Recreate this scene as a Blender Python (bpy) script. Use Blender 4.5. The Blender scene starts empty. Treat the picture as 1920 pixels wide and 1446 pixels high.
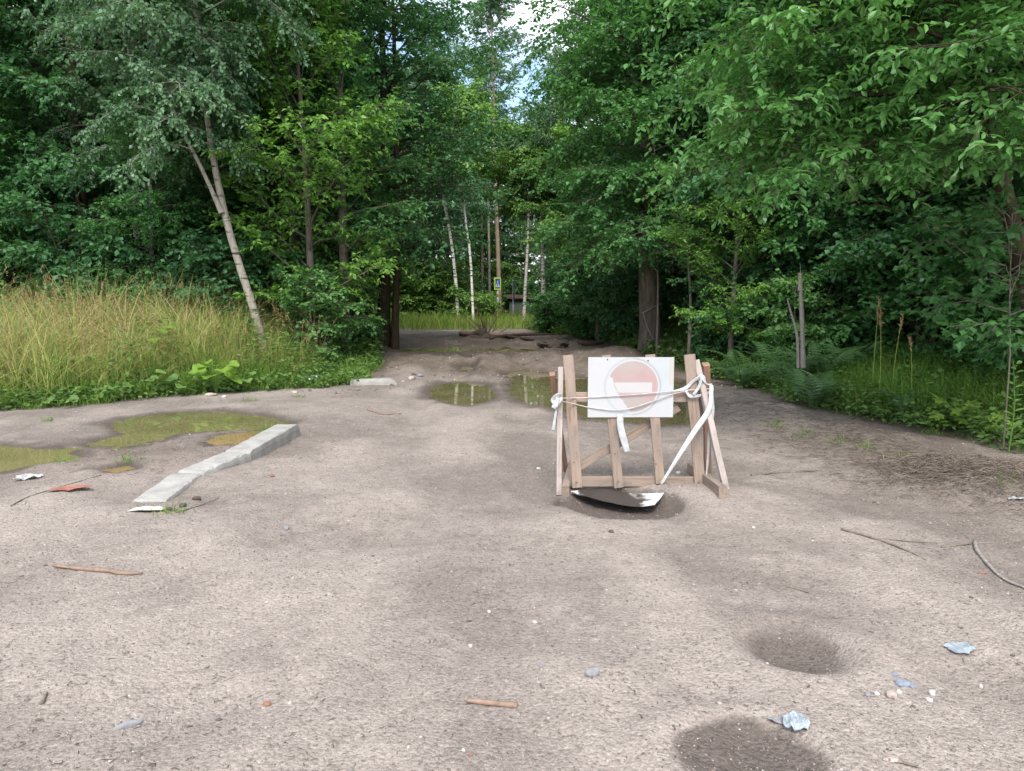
import bpy, math, random
import numpy as np
from mathutils import Matrix, Vector

# ------------------------------------------------------------------ camera, sky, sun, exposure
sc = bpy.context.scene
COL = sc.collection
F_PX, HORIZON, CAM_H = 1450.0, 565.0, 1.55
PITCH = math.atan((723.0 - HORIZON) / F_PX)
cam_d = bpy.data.cameras.new('camera')
cam_d.sensor_width = 36.0
cam_d.lens = 36.0 * F_PX / 1920.0
cam_d.clip_start = 0.05
cam_d.clip_end = 3000
cam = bpy.data.objects.new('camera', cam_d)
COL.objects.link(cam)
cam.location = (0, 0, CAM_H)
cam.rotation_euler = (math.pi / 2 - PITCH, 0, 0)
sc.camera = cam

SUN_EL, SUN_AZ = math.radians(50), math.radians(181)      # azimuth clockwise from +Y: behind the camera, a little left
world = bpy.data.worlds.new('World')
sc.world = world
world.use_nodes = True
wn, wl = world.node_tree.nodes, world.node_tree.links
wn.clear()
w_out = wn.new('ShaderNodeOutputWorld')
w_bg = wn.new('ShaderNodeBackground')
w_sky = wn.new('ShaderNodeTexSky')
w_sky.sky_type = 'NISHITA'
w_sky.sun_disc = False
w_sky.sun_elevation = SUN_EL
w_sky.sun_rotation = SUN_AZ
w_tc = wn.new('ShaderNodeTexCoord')
w_no = wn.new('ShaderNodeTexNoise')
w_no.inputs['Scale'].default_value = 3.2
w_no.inputs['Detail'].default_value = 6
w_rp = wn.new('ShaderNodeValToRGB')
w_rp.color_ramp.elements[0].position = 0.42
w_rp.color_ramp.elements[1].position = 0.62
w_mx = wn.new('ShaderNodeMixRGB')
w_mx.inputs['Color2'].default_value = (9.2, 9.2, 9.3, 1)       # thin bright summer cloud
wl.new(w_tc.outputs['Generated'], w_no.inputs['Vector'])
wl.new(w_no.outputs['Fac'], w_rp.inputs['Fac'])
wl.new(w_rp.outputs['Color'], w_mx.inputs['Fac'])
wl.new(w_sky.outputs['Color'], w_mx.inputs['Color1'])
wl.new(w_mx.outputs['Color'], w_bg.inputs['Color'])
w_bg.inputs['Strength'].default_value = 0.15
wl.new(w_bg.outputs['Background'], w_out.inputs['Surface'])

sun_d = bpy.data.lights.new('sun', 'SUN')
sun_d.energy = 2.0
sun_d.angle = math.radians(24)
sun_d.color = (1.0, 0.95, 0.88)
sun = bpy.data.objects.new('sun', sun_d)
COL.objects.link(sun)
_sd = Vector((math.sin(SUN_AZ) * math.cos(SUN_EL), math.cos(SUN_AZ) * math.cos(SUN_EL), math.sin(SUN_EL)))
sun.rotation_euler = _sd.to_track_quat('Z', 'Y').to_euler()

sc.view_settings.view_transform = 'Standard'
sc.view_settings.look = 'None'
sc.view_settings.gamma = 1.0
sc.view_settings.exposure = 1.02
sc.render.engine = 'CYCLES'
sc.cycles.use_denoising = True
sc.cycles.max_bounces = 6
sc.cycles.diffuse_bounces = 3
sc.cycles.glossy_bounces = 2
sc.cycles.transmission_bounces = 4
sc.cycles.transparent_max_bounces = 4
sc.cycles.caustics_reflective = False
sc.cycles.caustics_refractive = False
sc.cycles.sample_clamp_indirect = 6

# ------------------------------------------------------------------ numpy helpers
def ss(a, b, x):
    t = np.clip((np.asarray(x, float) - a) / (b - a), 0, 1)
    return t * t * (3 - 2 * t)

def _h(ix, iy, seed):
    n = (ix.astype(np.int64) * 374761393 + iy.astype(np.int64) * 668265263 + seed * 1274126177) & 0x7fffffff
    n = ((n ^ (n >> 13)) * 1274126177) & 0x7fffffff
    n = ((n ^ (n >> 16)) * 2246822519) & 0x7fffffff
    return (n & 0xffff) / 65535.0

def vnoise(x, y, seed=0):
    x = np.asarray(x, float); y = np.asarray(y, float)
    ix, iy = np.floor(x), np.floor(y)
    fx, fy = x - ix, y - iy
    fx = fx * fx * (3 - 2 * fx); fy = fy * fy * (3 - 2 * fy)
    a, b = _h(ix, iy, seed), _h(ix + 1, iy, seed)
    c, d = _h(ix, iy + 1, seed), _h(ix + 1, iy + 1, seed)
    return (a + (b - a) * fx) * (1 - fy) + (c + (d - c) * fx) * fy

def fbm(x, y, seed=0, octv=4, gain=0.5):
    s, amp, tot = 0, 1.0, 0
    for i in range(octv):
        s = s + amp * vnoise(x * 2 ** i + 17.3 * i, y * 2 ** i - 9.1 * i, seed + i)
        tot += amp; amp *= gain
    return s / tot - 0.5

def nrm(v):
    return v / np.maximum(np.linalg.norm(v, axis=-1, keepdims=True), 1e-9)

def build_mesh(name, V, faces, mats=(), attrs=None, mat_idx=None, smooth=False):
    """faces: list of int arrays (n,k); attrs: name -> per-vertex float array or (n,3)"""
    me = bpy.data.meshes.new(name)
    V = np.asarray(V, np.float32)
    faces = [np.asarray(f, np.int32) for f in faces if len(f)]
    me.vertices.add(len(V)); me.vertices.foreach_set('co', V.ravel())
    loops = np.concatenate([f.ravel() for f in faces])
    tot = np.concatenate([np.full(len(f), f.shape[1], np.int32) for f in faces])
    st = np.concatenate([[0], np.cumsum(tot)[:-1]]).astype(np.int32)
    me.loops.add(len(loops)); me.loops.foreach_set('vertex_index', loops)
    me.polygons.add(len(tot)); me.polygons.foreach_set('loop_start', st)
    me.polygons.foreach_set('loop_total', tot)
    if mat_idx is not None:
        me.polygons.foreach_set('material_index', np.asarray(mat_idx, np.int32))
    me.polygons.foreach_set('use_smooth', np.full(len(tot), bool(smooth)))
    for m in mats:
        me.materials.append(m)
    for k, a in (attrs or {}).items():
        a = np.asarray(a, np.float32)
        if a.ndim == 1:
            me.attributes.new(k, 'FLOAT', 'POINT').data.foreach_set('value', a)
        else:
            me.attributes.new(k, 'FLOAT_VECTOR', 'POINT').data.foreach_set('vector', a.ravel())
    me.update(calc_edges=True)
    me.validate()
    return me

def link(name, me, parent=None, loc=None):
    o = bpy.data.objects.new(name, me)
    COL.objects.link(o)
    if parent is not None:
        o.parent = parent
    if loc is not None:
        o.location = loc
    return o

def tag(o, label=None, cat=None, group=None, kind=None):
    if label: o['label'] = label
    if cat: o['category'] = cat
    if group: o['group'] = group
    if kind: o['kind'] = kind
    return o

def empty(name, loc, label, cat, group=None, rz=0.0, s=1.0):
    o = bpy.data.objects.new(name, None)
    COL.objects.link(o)
    o.empty_display_size = 0.1
    o.location = loc; o.rotation_euler = (0, 0, rz); o.scale = (s, s, s)
    return tag(o, label, cat, group)

def tubes(lst):
    """lst of (pts, radii, sides) -> V, F4 (open tubes with closed tips)"""
    Vs, Fs, n = [], [], 0
    for P, R, k in lst:
        P = np.asarray(P, float); R = np.asarray(R, float)
        T = np.gradient(P, axis=0); T = nrm(T)
        ref = np.array([0.0, 0, 1]) if abs(T[0, 2]) < 0.9 else np.array([1.0, 0, 0])
        A = nrm(np.cross(T, ref)); B = np.cross(T, A)
        an = np.arange(k) / k * 2 * math.pi
        ring = P[:, None, :] + R[:, None, None] * (np.cos(an)[None, :, None] * A[:, None, :] + np.sin(an)[None, :, None] * B[:, None, :])
        m = len(P)
        Vs.append(ring.reshape(-1, 3))
        i = np.arange(m - 1)[:, None] * k; j = np.arange(k)[None, :]; j2 = (j + 1) % k
        f = np.stack([i + j, i + j2, i + k + j2, i + k + j], -1).reshape(-1, 4)
        Fs.append(f + n); n += m * k
    return np.concatenate(Vs), np.concatenate(Fs)

def catmull(pts, n):
    P = np.asarray(pts, float)
    P = np.vstack([2 * P[0] - P[1], P, 2 * P[-1] - P[-2]])
    out = []
    seg = len(P) - 3
    for t in np.linspace(0, seg - 1e-6, n):
        i = int(t); f = t - i
        p0, p1, p2, p3 = P[i:i + 4]
        out.append(0.5 * (2 * p1 + (p2 - p0) * f + (2 * p0 - 5 * p1 + 4 * p2 - p3) * f * f + (3 * p1 - p0 - 3 * p2 + p3) * f ** 3))
    return np.array(out)

# ------------------------------------------------------------------ pixel -> direction -> place
def ray(u, v):
    dx, dy = (u - 960.0) / F_PX, (723.0 - v) / F_PX
    return np.array([dx, math.cos(PITCH) + dy * math.sin(PITCH), -math.sin(PITCH) + dy * math.cos(PITCH)])

def at_y(u, v, Y):
    d = ray(u, v)
    return np.array([d[0], d[1], d[2]]) * (Y / d[1]) + np.array([0, 0, CAM_H])

def prof(y):
    return 0.40 * ss(13, 26, y) - 0.40 * ss(38, 52, y)

def gflat(u, v):
    """ground point under a pixel, on the smooth long profile"""
    d = ray(u, v); z = 0.0
    for _ in range(12):
        t = (CAM_H - z) / max(-d[2], 1e-3)
        z = float(prof(np.array(d[1] * t)))
    return np.array([d[0] * t, d[1] * t, z])

XL = (np.array([-40, 0, 8, 10.0, 10.9, 12.5, 14.0, 15.2, 18, 24, 29, 31.5, 33, 60.0]),
      np.array([-60, -30, -14, -9.2, -7.3, -5.4, -3.3, -2.7, -3.2, -3.9, -4.6, -8, -14, -14.0]))
XR = (np.array([-40, 0, 5, 7.9, 9.2, 11, 13, 15.5, 20, 24, 28, 31, 33, 60.0]),
      np.array([9, 7.5, 5.9, 5.2, 4.75, 4.15, 4.0, 3.95, 3.15, 2.5, 1.3, 0.7, 0.5, 0.5]))
def xl(y): return np.interp(y, *XL)
def xr(y): return np.interp(y, *XR)

def edge_l(x, y): return xl(y) - x + 0.95 * fbm(x * .9, y * .9, 301, 3) + 0.45 * fbm(x * 3.2, y * 3.2, 303, 3)
def edge_r(x, y): return x - xr(y) + 0.75 * fbm(x * .9, y * .9, 302, 3) + 0.45 * fbm(x * 3.2, y * 3.2, 304, 3)

def sdf_poly(px, py, poly):
    """signed distance, negative inside"""
    d = np.full(px.shape, 1e9); ins = np.zeros(px.shape, bool)
    n = len(poly)
    for i in range(n):
        ax, ay = poly[i][:2]; bx, by = poly[(i + 1) % n][:2]
        ex, ey = bx - ax, by - ay
        t = np.clip(((px - ax) * ex + (py - ay) * ey) / (ex * ex + ey * ey + 1e-12), 0, 1)
        d = np.minimum(d, np.hypot(px - ax - t * ex, py - ay - t * ey))
        c = ((ay > py) != (by > py)) & (px < (bx - ax) * (py - ay) / (by - ay + 1e-12) + ax)
        ins ^= c
    return np.where(ins, -d, d)

PUDDLES_PX = [
    # name, level offset, shore width, outline in the photograph
    ('long', -0.035, 0.45, [(205, 790), (240, 778), (330, 768), (420, 767), (490, 775), (540, 786), (515, 797), (470, 800), (400, 801), (330, 807), (300, 818), (235, 830), (165, 830), (178, 818), (240, 808)]),
    ('brown', -0.03, 0.2, [(390, 824), (420, 812), (470, 807), (508, 803), (500, 817), (450, 831), (400, 833)]),
    ('edge', -0.04, 0.4, [(-130, 836), (-60, 830), (0, 829), (50, 832), (137, 838), (128, 852), (80, 862), (20, 875), (-140, 895)]),
    ('tiny', -0.02, 0.15, [(185, 886), (235, 878), (252, 883), (215, 893)]),
    ('round', -0.05, 0.5, [(806, 724), (850, 711), (912, 717), (928, 735), (922, 748), (880, 757), (848, 751), (804, 743)]),
    ('wide', -0.05, 0.6, [(952, 692), (985, 686), (1040, 698), (1100, 703), (1200, 700), (1292, 712), (1318, 760), (1300, 792), (1240, 794), (1170, 789), (1095, 781), (1065, 768), (1010, 756), (972, 750), (952, 730), (966, 706)]),
    ('rut', 0.0, 0.25, [(856, 684), (882, 682), (888, 692), (862, 694)]),
    ('far', 0.0, 0.8, [(748, 650), (800, 641), (870, 644), (935, 640), (1010, 646), (1000, 657), (900, 657), (820, 660), (765, 658)]),
]
PUD = []          # filled below, once the dry ground is known

DIPS = [  # pixel centre, radii in metres (x, y), depth
    (1160, 936, 0.50, 0.44, 0.085), (1490, 1210, 0.24, 0.25, 0.075), (1400, 1420, 0.26, 0.22, 0.04),
    (1200, 830, 0.40, 0.5, 0.05), (300, 875, 0.3, 0.5, 0.03), (760, 735, 0.3, 0.5, 0.035), (1010, 910, 0.35, 0.4, 0.02),
    (620, 1010, 0.5, 0.35, 0.03), (900, 1200, 0.45, 0.4, 0.03), (420, 1330, 0.4, 0.25, 0.025), (1700, 1100, 0.6, 0.5, 0.03),
    (820, 705, 0.6, 0.5, 0.05)]
DIPS = [(gflat(u, v), rx, ry, dp) for u, v, rx, ry, dp in DIPS]
HUMPS = [((-0.75, 18.3), 0.55, 1.2, 0.14), ((1.4, 18.8), 0.8, 0.9, 0.08), ((2.7, 19.3), 0.7, 1.0, 0.2), ((-2.5, 17.5), 0.7, 1.6, 0.12),
         ((3.75, 6.35), 0.55, 0.5, 0.20), ((3.6, 8.0), 0.5, 1.2, 0.15), ((3.2, 10.2), 0.5, 1.3, 0.14), ((3.1, 12.6), 0.5, 1.4, 0.13), ((2.9, 5.2), 0.8, 0.5, 0.03), ((4.5, 5.6), 0.6, 0.9, 0.10),
         ((-2.05, 15.9), 0.35, 0.6, 0.16), ((-0.35, 3.9), 0.35, 0.9, 0.025), ((1.5, 3.1), 0.28, 0.6, 0.025), ((-3.6, 7.0), 0.25, 0.9, 0.04), ((1.4, 22.5), 0.6, 0.5, 0.1)]

PALES = [(*gflat(u, v)[:2], rx, ry) for u, v, rx, ry in [
    (715, 1060, .28, .8), (1240, 1120, .22, .55), (1330, 1230, .2, .25), (1120, 985, .9, .16), (520, 1045, .7, .2), (60, 1190, .5, .3),
    (1640, 1240, .22, .3), (1420, 1290, .25, .12), (1500, 1120, .35, .12), (1560, 1260, .2, .12), (1700, 1360, .5, .16), (1180, 1400, .16, .3), (600, 870, .5, .5), (880, 850, .5, .9), (1560, 1000, .6, .3), (330, 1290, .5, .12), (850, 800, .5, .8)]]

def terrain(x, y, full=False):
    x = np.asarray(x, float); y = np.asarray(y, float)
    z = prof(y)
    dl, dr = edge_l(x, y), edge_r(x, y)
    bank = 0.50 * ss(0, 3.6, dl) * (1 - ss(38, 55, y)) + 0.38 * ss(0, 3.2, dr) * (1 - ss(38, 55, y))
    z = z + bank + 0.10 * fbm(x * .35, y * .35, 3) * (0.25 + ss(0, 2, np.maximum(dl, dr)))
    road = 1 - ss(-0.2, 0.6, np.maximum(dl, dr))
    # gentle swells and wheel ruts
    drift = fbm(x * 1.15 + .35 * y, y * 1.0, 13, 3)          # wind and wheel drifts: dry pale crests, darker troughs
    z = z + road * (0.075 * fbm(x * .8, y * .45, 11, 3) + 0.03 * fbm(x * 2.2, y * 1.4, 12, 3) + 0.11 * drift * (1 - ss(9, 13, y)))
    rut = ss(8.5, 13, y) * (1 - ss(24, 29, y)) * road
    for cx in (-1.15, 0.25, 1.75):
        c = cx + 0.25 * np.sin(y * .5 + cx) - 0.35 * ss(14, 26, y)
        z = z - rut * 0.06 * np.exp(-((x - c) / 0.17) ** 2) + rut * 0.035 * np.exp(-((np.abs(x - c) - 0.33) / 0.12) ** 2)
    wet = np.zeros_like(z); wat = np.full_like(z, 9.0)
    for p, rx, ry, dp in DIPS:
        r2 = ((x - p[0]) / rx) ** 2 + ((y - p[1]) / ry) ** 2
        wob = 1 + 0.5 * fbm(x * 3, y * 3, 31, 2)
        k = np.exp(-(r2 * wob) ** (3.5 if dp == 0.085 else 1.4))
        z = z - dp * k
        if dp in (0.085, 0.075, 0.04):
            wet = np.maximum(wet, (0.85 if dp != .075 else 0.65) * ss(*((.30, .48) if dp != .075 else (.25, .7)), k + 0.35 * fbm(x * 6, y * 6, 33, 5)))
            z = z + (.022 if dp != .085 else .006) * np.exp(-((np.sqrt(r2) - 1.3) / .32) ** 2)
    for (hx, hy), rx, ry, hh in HUMPS:
        z = z + hh * np.exp(-((x - hx) / rx) ** 2 - ((y - hy) / ry) ** 2) * (1 + 0.6 * fbm(x * 3, y * 3, 41, 3))
    for nm, lev, w, poly in PUD:
        pb = np.array(poly)
        m = (x > pb[:, 0].min() - 1.5) & (x < pb[:, 0].max() + 1.5) & (y > pb[:, 1].min() - 1.5) & (y < pb[:, 1].max() + 1.5)
        if not m.any():
            continue
        xx, yy = x[m], y[m]
        s = sdf_poly(xx, yy, poly) + 0.22 * min(w, .5) * fbm(xx * 3.1, yy * 2.2, 51, 4) * 2
        zi = lev - np.minimum(0.07, 0.2 * np.maximum(-s, 0))
        zm = z[m]
        q_ = ss(.4 * w, w, s)
        zo = lev + (np.maximum(zm, lev + 0.012) * (1 - q_) + zm * q_ - lev) * ss(0, w, s)
        z[m] = np.where(s < 0, zi, np.where((s < w) & (wat[m] > 0.05), zo, zm))
        wet[m] = np.maximum(wet[m], 1 - ss(0.0, 0.55 * w + .1, s + 0.25 * fbm(xx * 4, yy * 3, 61, 3)))
        wat[m] = np.minimum(wat[m], s)
    trk = ss(14.5, 17, y) * (1 - ss(26, 30, y)) * road
    wet = np.maximum(wet, trk * ss(.0, .16, fbm(x * .9 + 5, y * .45, 87, 4)))
    bk = np.exp(-((dr + .75) / .75) ** 2) * ss(4.5, 6, y) * (1 - ss(13.5, 16, y))      # rough bank pushed up along the right edge
    z = z + bk * (0.05 + 0.12 * fbm(x * 2.6, y * 2.6, 84, 4) + 0.05 * fbm(x * 9, y * 9, 85, 3))
    # crusty relief
    near = 1 - ss(16, 30, y)
    amp = (0.35 + 0.65 * ss(-0.02, 0.12, wat)) * near
    z = z + amp * (0.016 * fbm(x * 7, y * 7, 71, 3) + 0.011 * np.abs(fbm(x * 19, y * 17, 72, 2)) + 0.006 * fbm(x * 45, y * 40, 73, 2))
    # churned mud between the pools on the left and in the track
    ch = np.exp(-((x + 3.8) / 1.3) ** 2 - ((y - 7.9) / 1.3) ** 2) + ss(14.5, 16.5, y) * (1 - ss(26, 30, y)) * road
    z = z + amp * np.clip(ch, 0, 1) * (0.05 * fbm(x * 3.5, y * 5.0, 81, 4) + 0.10 * ss(15, 17, y) * fbm(x * 1.5, y * .9, 83, 4))
    if not full:
        return z
    mud = np.clip(1.2 * ss(14, 17.5, y) * (1 - ss(25, 29, y)) + 0.75 * np.exp(-((x + 3.9) / 1.2) ** 2 - ((y - 7.6) / 1.1) ** 2)
                  + 0.95 * np.exp(-((x - 3.9) / 1.0) ** 2 - ((y - 6.9) / 1.8) ** 2) + 0.65 * ss(-1.6, 0.1, dr) * ss(6, 8, y), 0, 1)
    soil = ss(-0.15, 0.5, np.maximum(dl, dr) + 0.5 * fbm(x * 2, y * 2, 91, 3))
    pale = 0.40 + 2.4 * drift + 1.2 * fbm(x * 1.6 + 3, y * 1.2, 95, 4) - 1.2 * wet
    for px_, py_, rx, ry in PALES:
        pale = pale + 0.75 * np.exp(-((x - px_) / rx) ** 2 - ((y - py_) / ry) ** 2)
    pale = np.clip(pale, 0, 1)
    return z, wet, mud, soil, pale

_todo = []
for nm, off, w, px in PUDDLES_PX:
    poly = [gflat(u, v) for u, v in px]
    pb = np.array(poly)
    lev = float(np.percentile(terrain(pb[:, 0], pb[:, 1]), 22)) + (-0.03 if nm in ('tiny', 'edge', 'long') else -0.012 if nm == 'brown' else -0.02)
    _todo.append((nm, lev, w, poly))
PUD.extend(_todo)

def gz(x, y):
    return float(terrain(np.array([x]), np.array([y]))[0])

def gp(u, v):
    """ground point under a pixel on the real terrain"""
    p = gflat(u, v); d = ray(u, v)
    for _ in range(6):
        z = gz(p[0], p[1])
        t = (CAM_H - z) / max(-d[2], 1e-3)
        p = 0.5 * p + 0.5 * np.array([d[0] * t, d[1] * t, z])
    p[2] = gz(p[0], p[1])
    return p

# ------------------------------------------------------------------ materials
class N:
    def __init__(s, name):
        s.m = bpy.data.materials.new(name); s.m.use_nodes = True
        s.t = s.m.node_tree; s.t.nodes.clear()
        s.out = s.t.nodes.new('ShaderNodeOutputMaterial')
    def n(s, typ, **kw):
        o = s.t.nodes.new('ShaderNode' + typ)
        for k, v in kw.items():
            if hasattr(o, k) and k not in o.inputs: setattr(o, k, v)
            else: s.i(o, k.replace('_', ' '), v)
        return o
    def i(s, node, key, v):
        inp = node.inputs[key]
        if isinstance(v, bpy.types.NodeSocket): s.t.links.new(v, inp)
        elif isinstance(v, tuple) and len(v) == 3 and inp.type == 'RGBA': inp.default_value = (*v, 1)
        else: inp.default_value = v
    def mix(s, fac, a, b, mode='MIX'):
        o = s.t.nodes.new('ShaderNodeMixRGB'); o.blend_type = mode
        s.i(o, 'Fac', fac); s.i(o, 'Color1', a); s.i(o, 'Color2', b)
        return o.outputs[0]
    def math(s, op, a, b=0.0, clamp=False):
        o = s.t.nodes.new('ShaderNodeMath'); o.operation = op; o.use_clamp = clamp
        for k, v in ((0, a), (1, b)):
            if isinstance(v, bpy.types.NodeSocket): s.t.links.new(v, o.inputs[k])
            else: o.inputs[k].default_value = v
        return o.outputs[0]
    def attr(s, name, what='Fac'):
        o = s.t.nodes.new('ShaderNodeAttribute'); o.attribute_name = name
        return o.outputs[what]
    def coord(s, what='Object', scale=None):
        o = s.t.nodes.new('ShaderNodeTexCoord').outputs[what]
        if scale is None: return o
        mp = s.t.nodes.new('ShaderNodeMapping'); s.t.links.new(o, mp.inputs['Vector'])
        mp.inputs['Scale'].default_value = scale
        return mp.outputs[0]
    def noise(s, vec, scale, detail=4, rough=0.55):
        o = s.t.nodes.new('ShaderNodeTexNoise')
        s.t.links.new(vec, o.inputs['Vector'])
        o.inputs['Scale'].default_value = scale; o.inputs['Detail'].default_value = detail; o.inputs['Roughness'].default_value = rough
        return o.outputs['Fac']
    def ramp(s, fac, stops):
        o = s.t.nodes.new('ShaderNodeValToRGB'); cr = o.color_ramp
        while len(cr.elements) < len(stops): cr.elements.new(0.5)
        for e, (p, c) in zip(cr.elements, stops):
            e.position = p; e.color = (*c, 1) if isinstance(c, tuple) else (c, c, c, 1)
        s.t.links.new(fac, o.inputs['Fac'])
        return o.outputs['Color']
    def bump(s, height, strength=0.5, dist=0.01, nrml=None):
        o = s.t.nodes.new('ShaderNodeBump'); s.t.links.new(height, o.inputs['Height'])
        o.inputs['Strength'].default_value = strength; o.inputs['Distance'].default_value = dist
        if nrml is not None: s.t.links.new(nrml, o.inputs['Normal'])
        return o.outputs['Normal']
    def bsdf(s, color, rough=0.8, normal=None, spec=0.3, **kw):
        o = s.t.nodes.new('ShaderNodeBsdfPrincipled')
        s.i(o, 'Base Color', color); s.i(o, 'Roughness', rough); s.i(o, 'Specular IOR Level', spec)
        if normal is not None: s.i(o, 'Normal', normal)
        for k, v in kw.items(): s.i(o, k.replace('_', ' '), v)
        s.t.links.new(o.outputs[0], s.out.inputs['Surface'])
        return s.m

def mat_simple(name, col, rough=0.8, var=0.25, scale=20, spec=0.3, bump=0.3, bd=0.004):
    g = N(name); c = g.coord('Object')
    n = g.noise(c, scale, 5)
    col2 = tuple(min(1, x * (1 - var)) for x in col); col3 = tuple(min(1, x * (1 + var)) for x in col)
    return g.bsdf(g.ramp(n, [(0.3, col2), (0.7, col3)]), rough, g.bump(n, bump, bd), spec)

def mat_leaf(name, dark, light, rough=0.5, trans=0.38, hue=0.0):
    g = N(name)
    v = g.attr('v')
    oi = g.n('ObjectInfo').outputs['Random']
    f = g.math('ADD', g.math('MULTIPLY', v, 0.85), g.math('MULTIPLY', oi, 0.15), True)
    c = g.mix(f, dark, light)
    cu = g.mix(1.0, c, (1.2, 1.35, 0.6), 'MULTIPLY')
    d = g.n('BsdfDiffuse'); g.i(d, 'Color', c)
    t = g.n('BsdfTranslucent'); g.i(t, 'Color', cu)
    gl = g.n('BsdfGlossy'); gl.inputs['Roughness'].default_value = rough; g.i(gl, 'Color', (1, 1, 1))
    m1 = g.n('MixShader'); m1.inputs[0].default_value = trans
    g.t.links.new(d.outputs[0], m1.inputs[1]); g.t.links.new(t.outputs[0], m1.inputs[2])
    fr = g.n('LayerWeight'); fr.inputs['Blend'].default_value = 0.25
    fac = g.math('ADD', g.math('MULTIPLY', fr.outputs['Fresnel'], 0.22), 0.015, True)
    m2 = g.n('MixShader')
    g.t.links.new(fac, m2.inputs[0]); g.t.links.new(m1.outputs[0], m2.inputs[1]); g.t.links.new(gl.outputs[0], m2.inputs[2])
    g.t.links.new(m2.outputs[0], g.out.inputs['Surface'])
    return g.m

def mat_bark(name, c1, c2, white=False):
    g = N(name)
    c = g.coord('Object', (14, 14, 3.0))
    n = g.noise(c, 1.0, 6, 0.65)
    if white:
        cb = g.coord('Object', (3.0, 3.0, 16.0))
        nb = g.noise(cb, 1.0, 4, 0.6)
        dark = g.ramp(nb, [(0.56, 0.0), (0.64, 1.0)])
        col = g.mix(dark, g.ramp(n, [(0.3, c1), (0.7, c2)]), (0.045, 0.04, 0.035))
    else:
        col = g.ramp(n, [(0.3, c1), (0.7, c2)])
    return g.bsdf(col, 0.9, g.bump(n, 0.8, 0.03), 0.2)

M = {}
M['birch_leaf'] = mat_leaf('birch_leaf', (0.055, 0.132, 0.068), (0.165, 0.297, 0.160), 0.42)
M['dark_leaf'] = mat_leaf('dark_leaf', (0.034, 0.114, 0.046), (0.101, 0.259, 0.095), 0.45)
M['mid_leaf'] = mat_leaf('mid_leaf', (0.042, 0.141, 0.040), (0.119, 0.297, 0.083), 0.45)
M['bright_leaf'] = mat_leaf('bright_leaf', (0.077, 0.198, 0.031), (0.193, 0.380, 0.061), 0.45, 0.35)
M['hazel_leaf'] = mat_leaf('hazel_leaf', (0.055, 0.154, 0.044), (0.154, 0.319, 0.094), 0.45)
M['willow_leaf'] = mat_leaf('willow_leaf', (0.050, 0.160, 0.033), (0.138, 0.325, 0.079), 0.4, 0.35)
M['maple_leaf'] = mat_leaf('maple_leaf', (0.029, 0.110, 0.033), (0.094, 0.253, 0.061), 0.5, 0.38)
M['sunlit_far_leaf'] = mat_leaf('sunlit_far_leaf', (0.099, 0.226, 0.050), (0.253, 0.440, 0.099), 0.5, 0.35)  # sunlight beyond the bend is put into this lighter leaf colour
M['fern_leaf'] = mat_leaf('fern_leaf', (0.075, 0.175, 0.06), (0.17, 0.32, 0.12), 0.5, 0.3)
M['herb_leaf'] = mat_leaf('herb_leaf', (0.06, 0.135, 0.03), (0.18, 0.31, 0.07), 0.5, 0.35)
M['lime_leaf'] = mat_leaf('lime_leaf', (0.16, 0.29, 0.035), (0.30, 0.45, 0.07), 0.45, 0.4)
M['dead_leaf'] = mat_leaf('dead_leaf', (0.30, 0.13, 0.05), (0.42, 0.22, 0.10), 0.7, 0.3)
M['birch_bark'] = mat_bark('birch_bark', (0.20, 0.18, 0.15), (0.38, 0.345, 0.295), True)
M['pale_bark'] = mat_bark('pale_bark', (0.62, 0.60, 0.56), (0.80, 0.78, 0.73), True)
M['aspen_bark'] = mat_bark('aspen_bark', (0.055, 0.045, 0.036), (0.19, 0.16, 0.13))
M['dark_bark'] = mat_bark('dark_bark', (0.035, 0.025, 0.018), (0.10, 0.075, 0.05))
M['pine_bark'] = mat_bark('pine_bark', (0.20, 0.14, 0.10), (0.40, 0.31, 0.24))
M['grey_bark'] = mat_bark('grey_bark', (0.10, 0.085, 0.07), (0.22, 0.19, 0.16))

def mat_grass(name, stops):
    g = N(name)
    v = g.attr('v')
    c = g.ramp(v, stops)
    d = g.n('BsdfDiffuse'); g.i(d, 'Color', c)
    t = g.n('BsdfTranslucent'); g.i(t, 'Color', c)
    m1 = g.n('MixShader'); m1.inputs[0].default_value = 0.3
    g.t.links.new(d.outputs[0], m1.inputs[1]); g.t.links.new(t.outputs[0], m1.inputs[2])
    g.t.links.new(m1.outputs[0], g.out.inputs['Surface'])
    return g.m
M['tall_grass'] = mat_grass('tall_grass', [(0.0, (0.08, 0.17, 0.035)), (0.35, (0.22, 0.34, 0.065)), (0.65, (0.37, 0.43, 0.12)), (1.0, (0.54, 0.49, 0.23))])
M['verge_grass'] = mat_grass('verge_grass', [(0.0, (0.06, 0.15, 0.03)), (0.6, (0.16, 0.29, 0.05)), (1.0, (0.33, 0.40, 0.11))])
M['seed_head'] = mat_grass('seed_head', [(0.0, (0.30, 0.20, 0.11)), (1.0, (0.48, 0.35, 0.20))])

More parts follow.
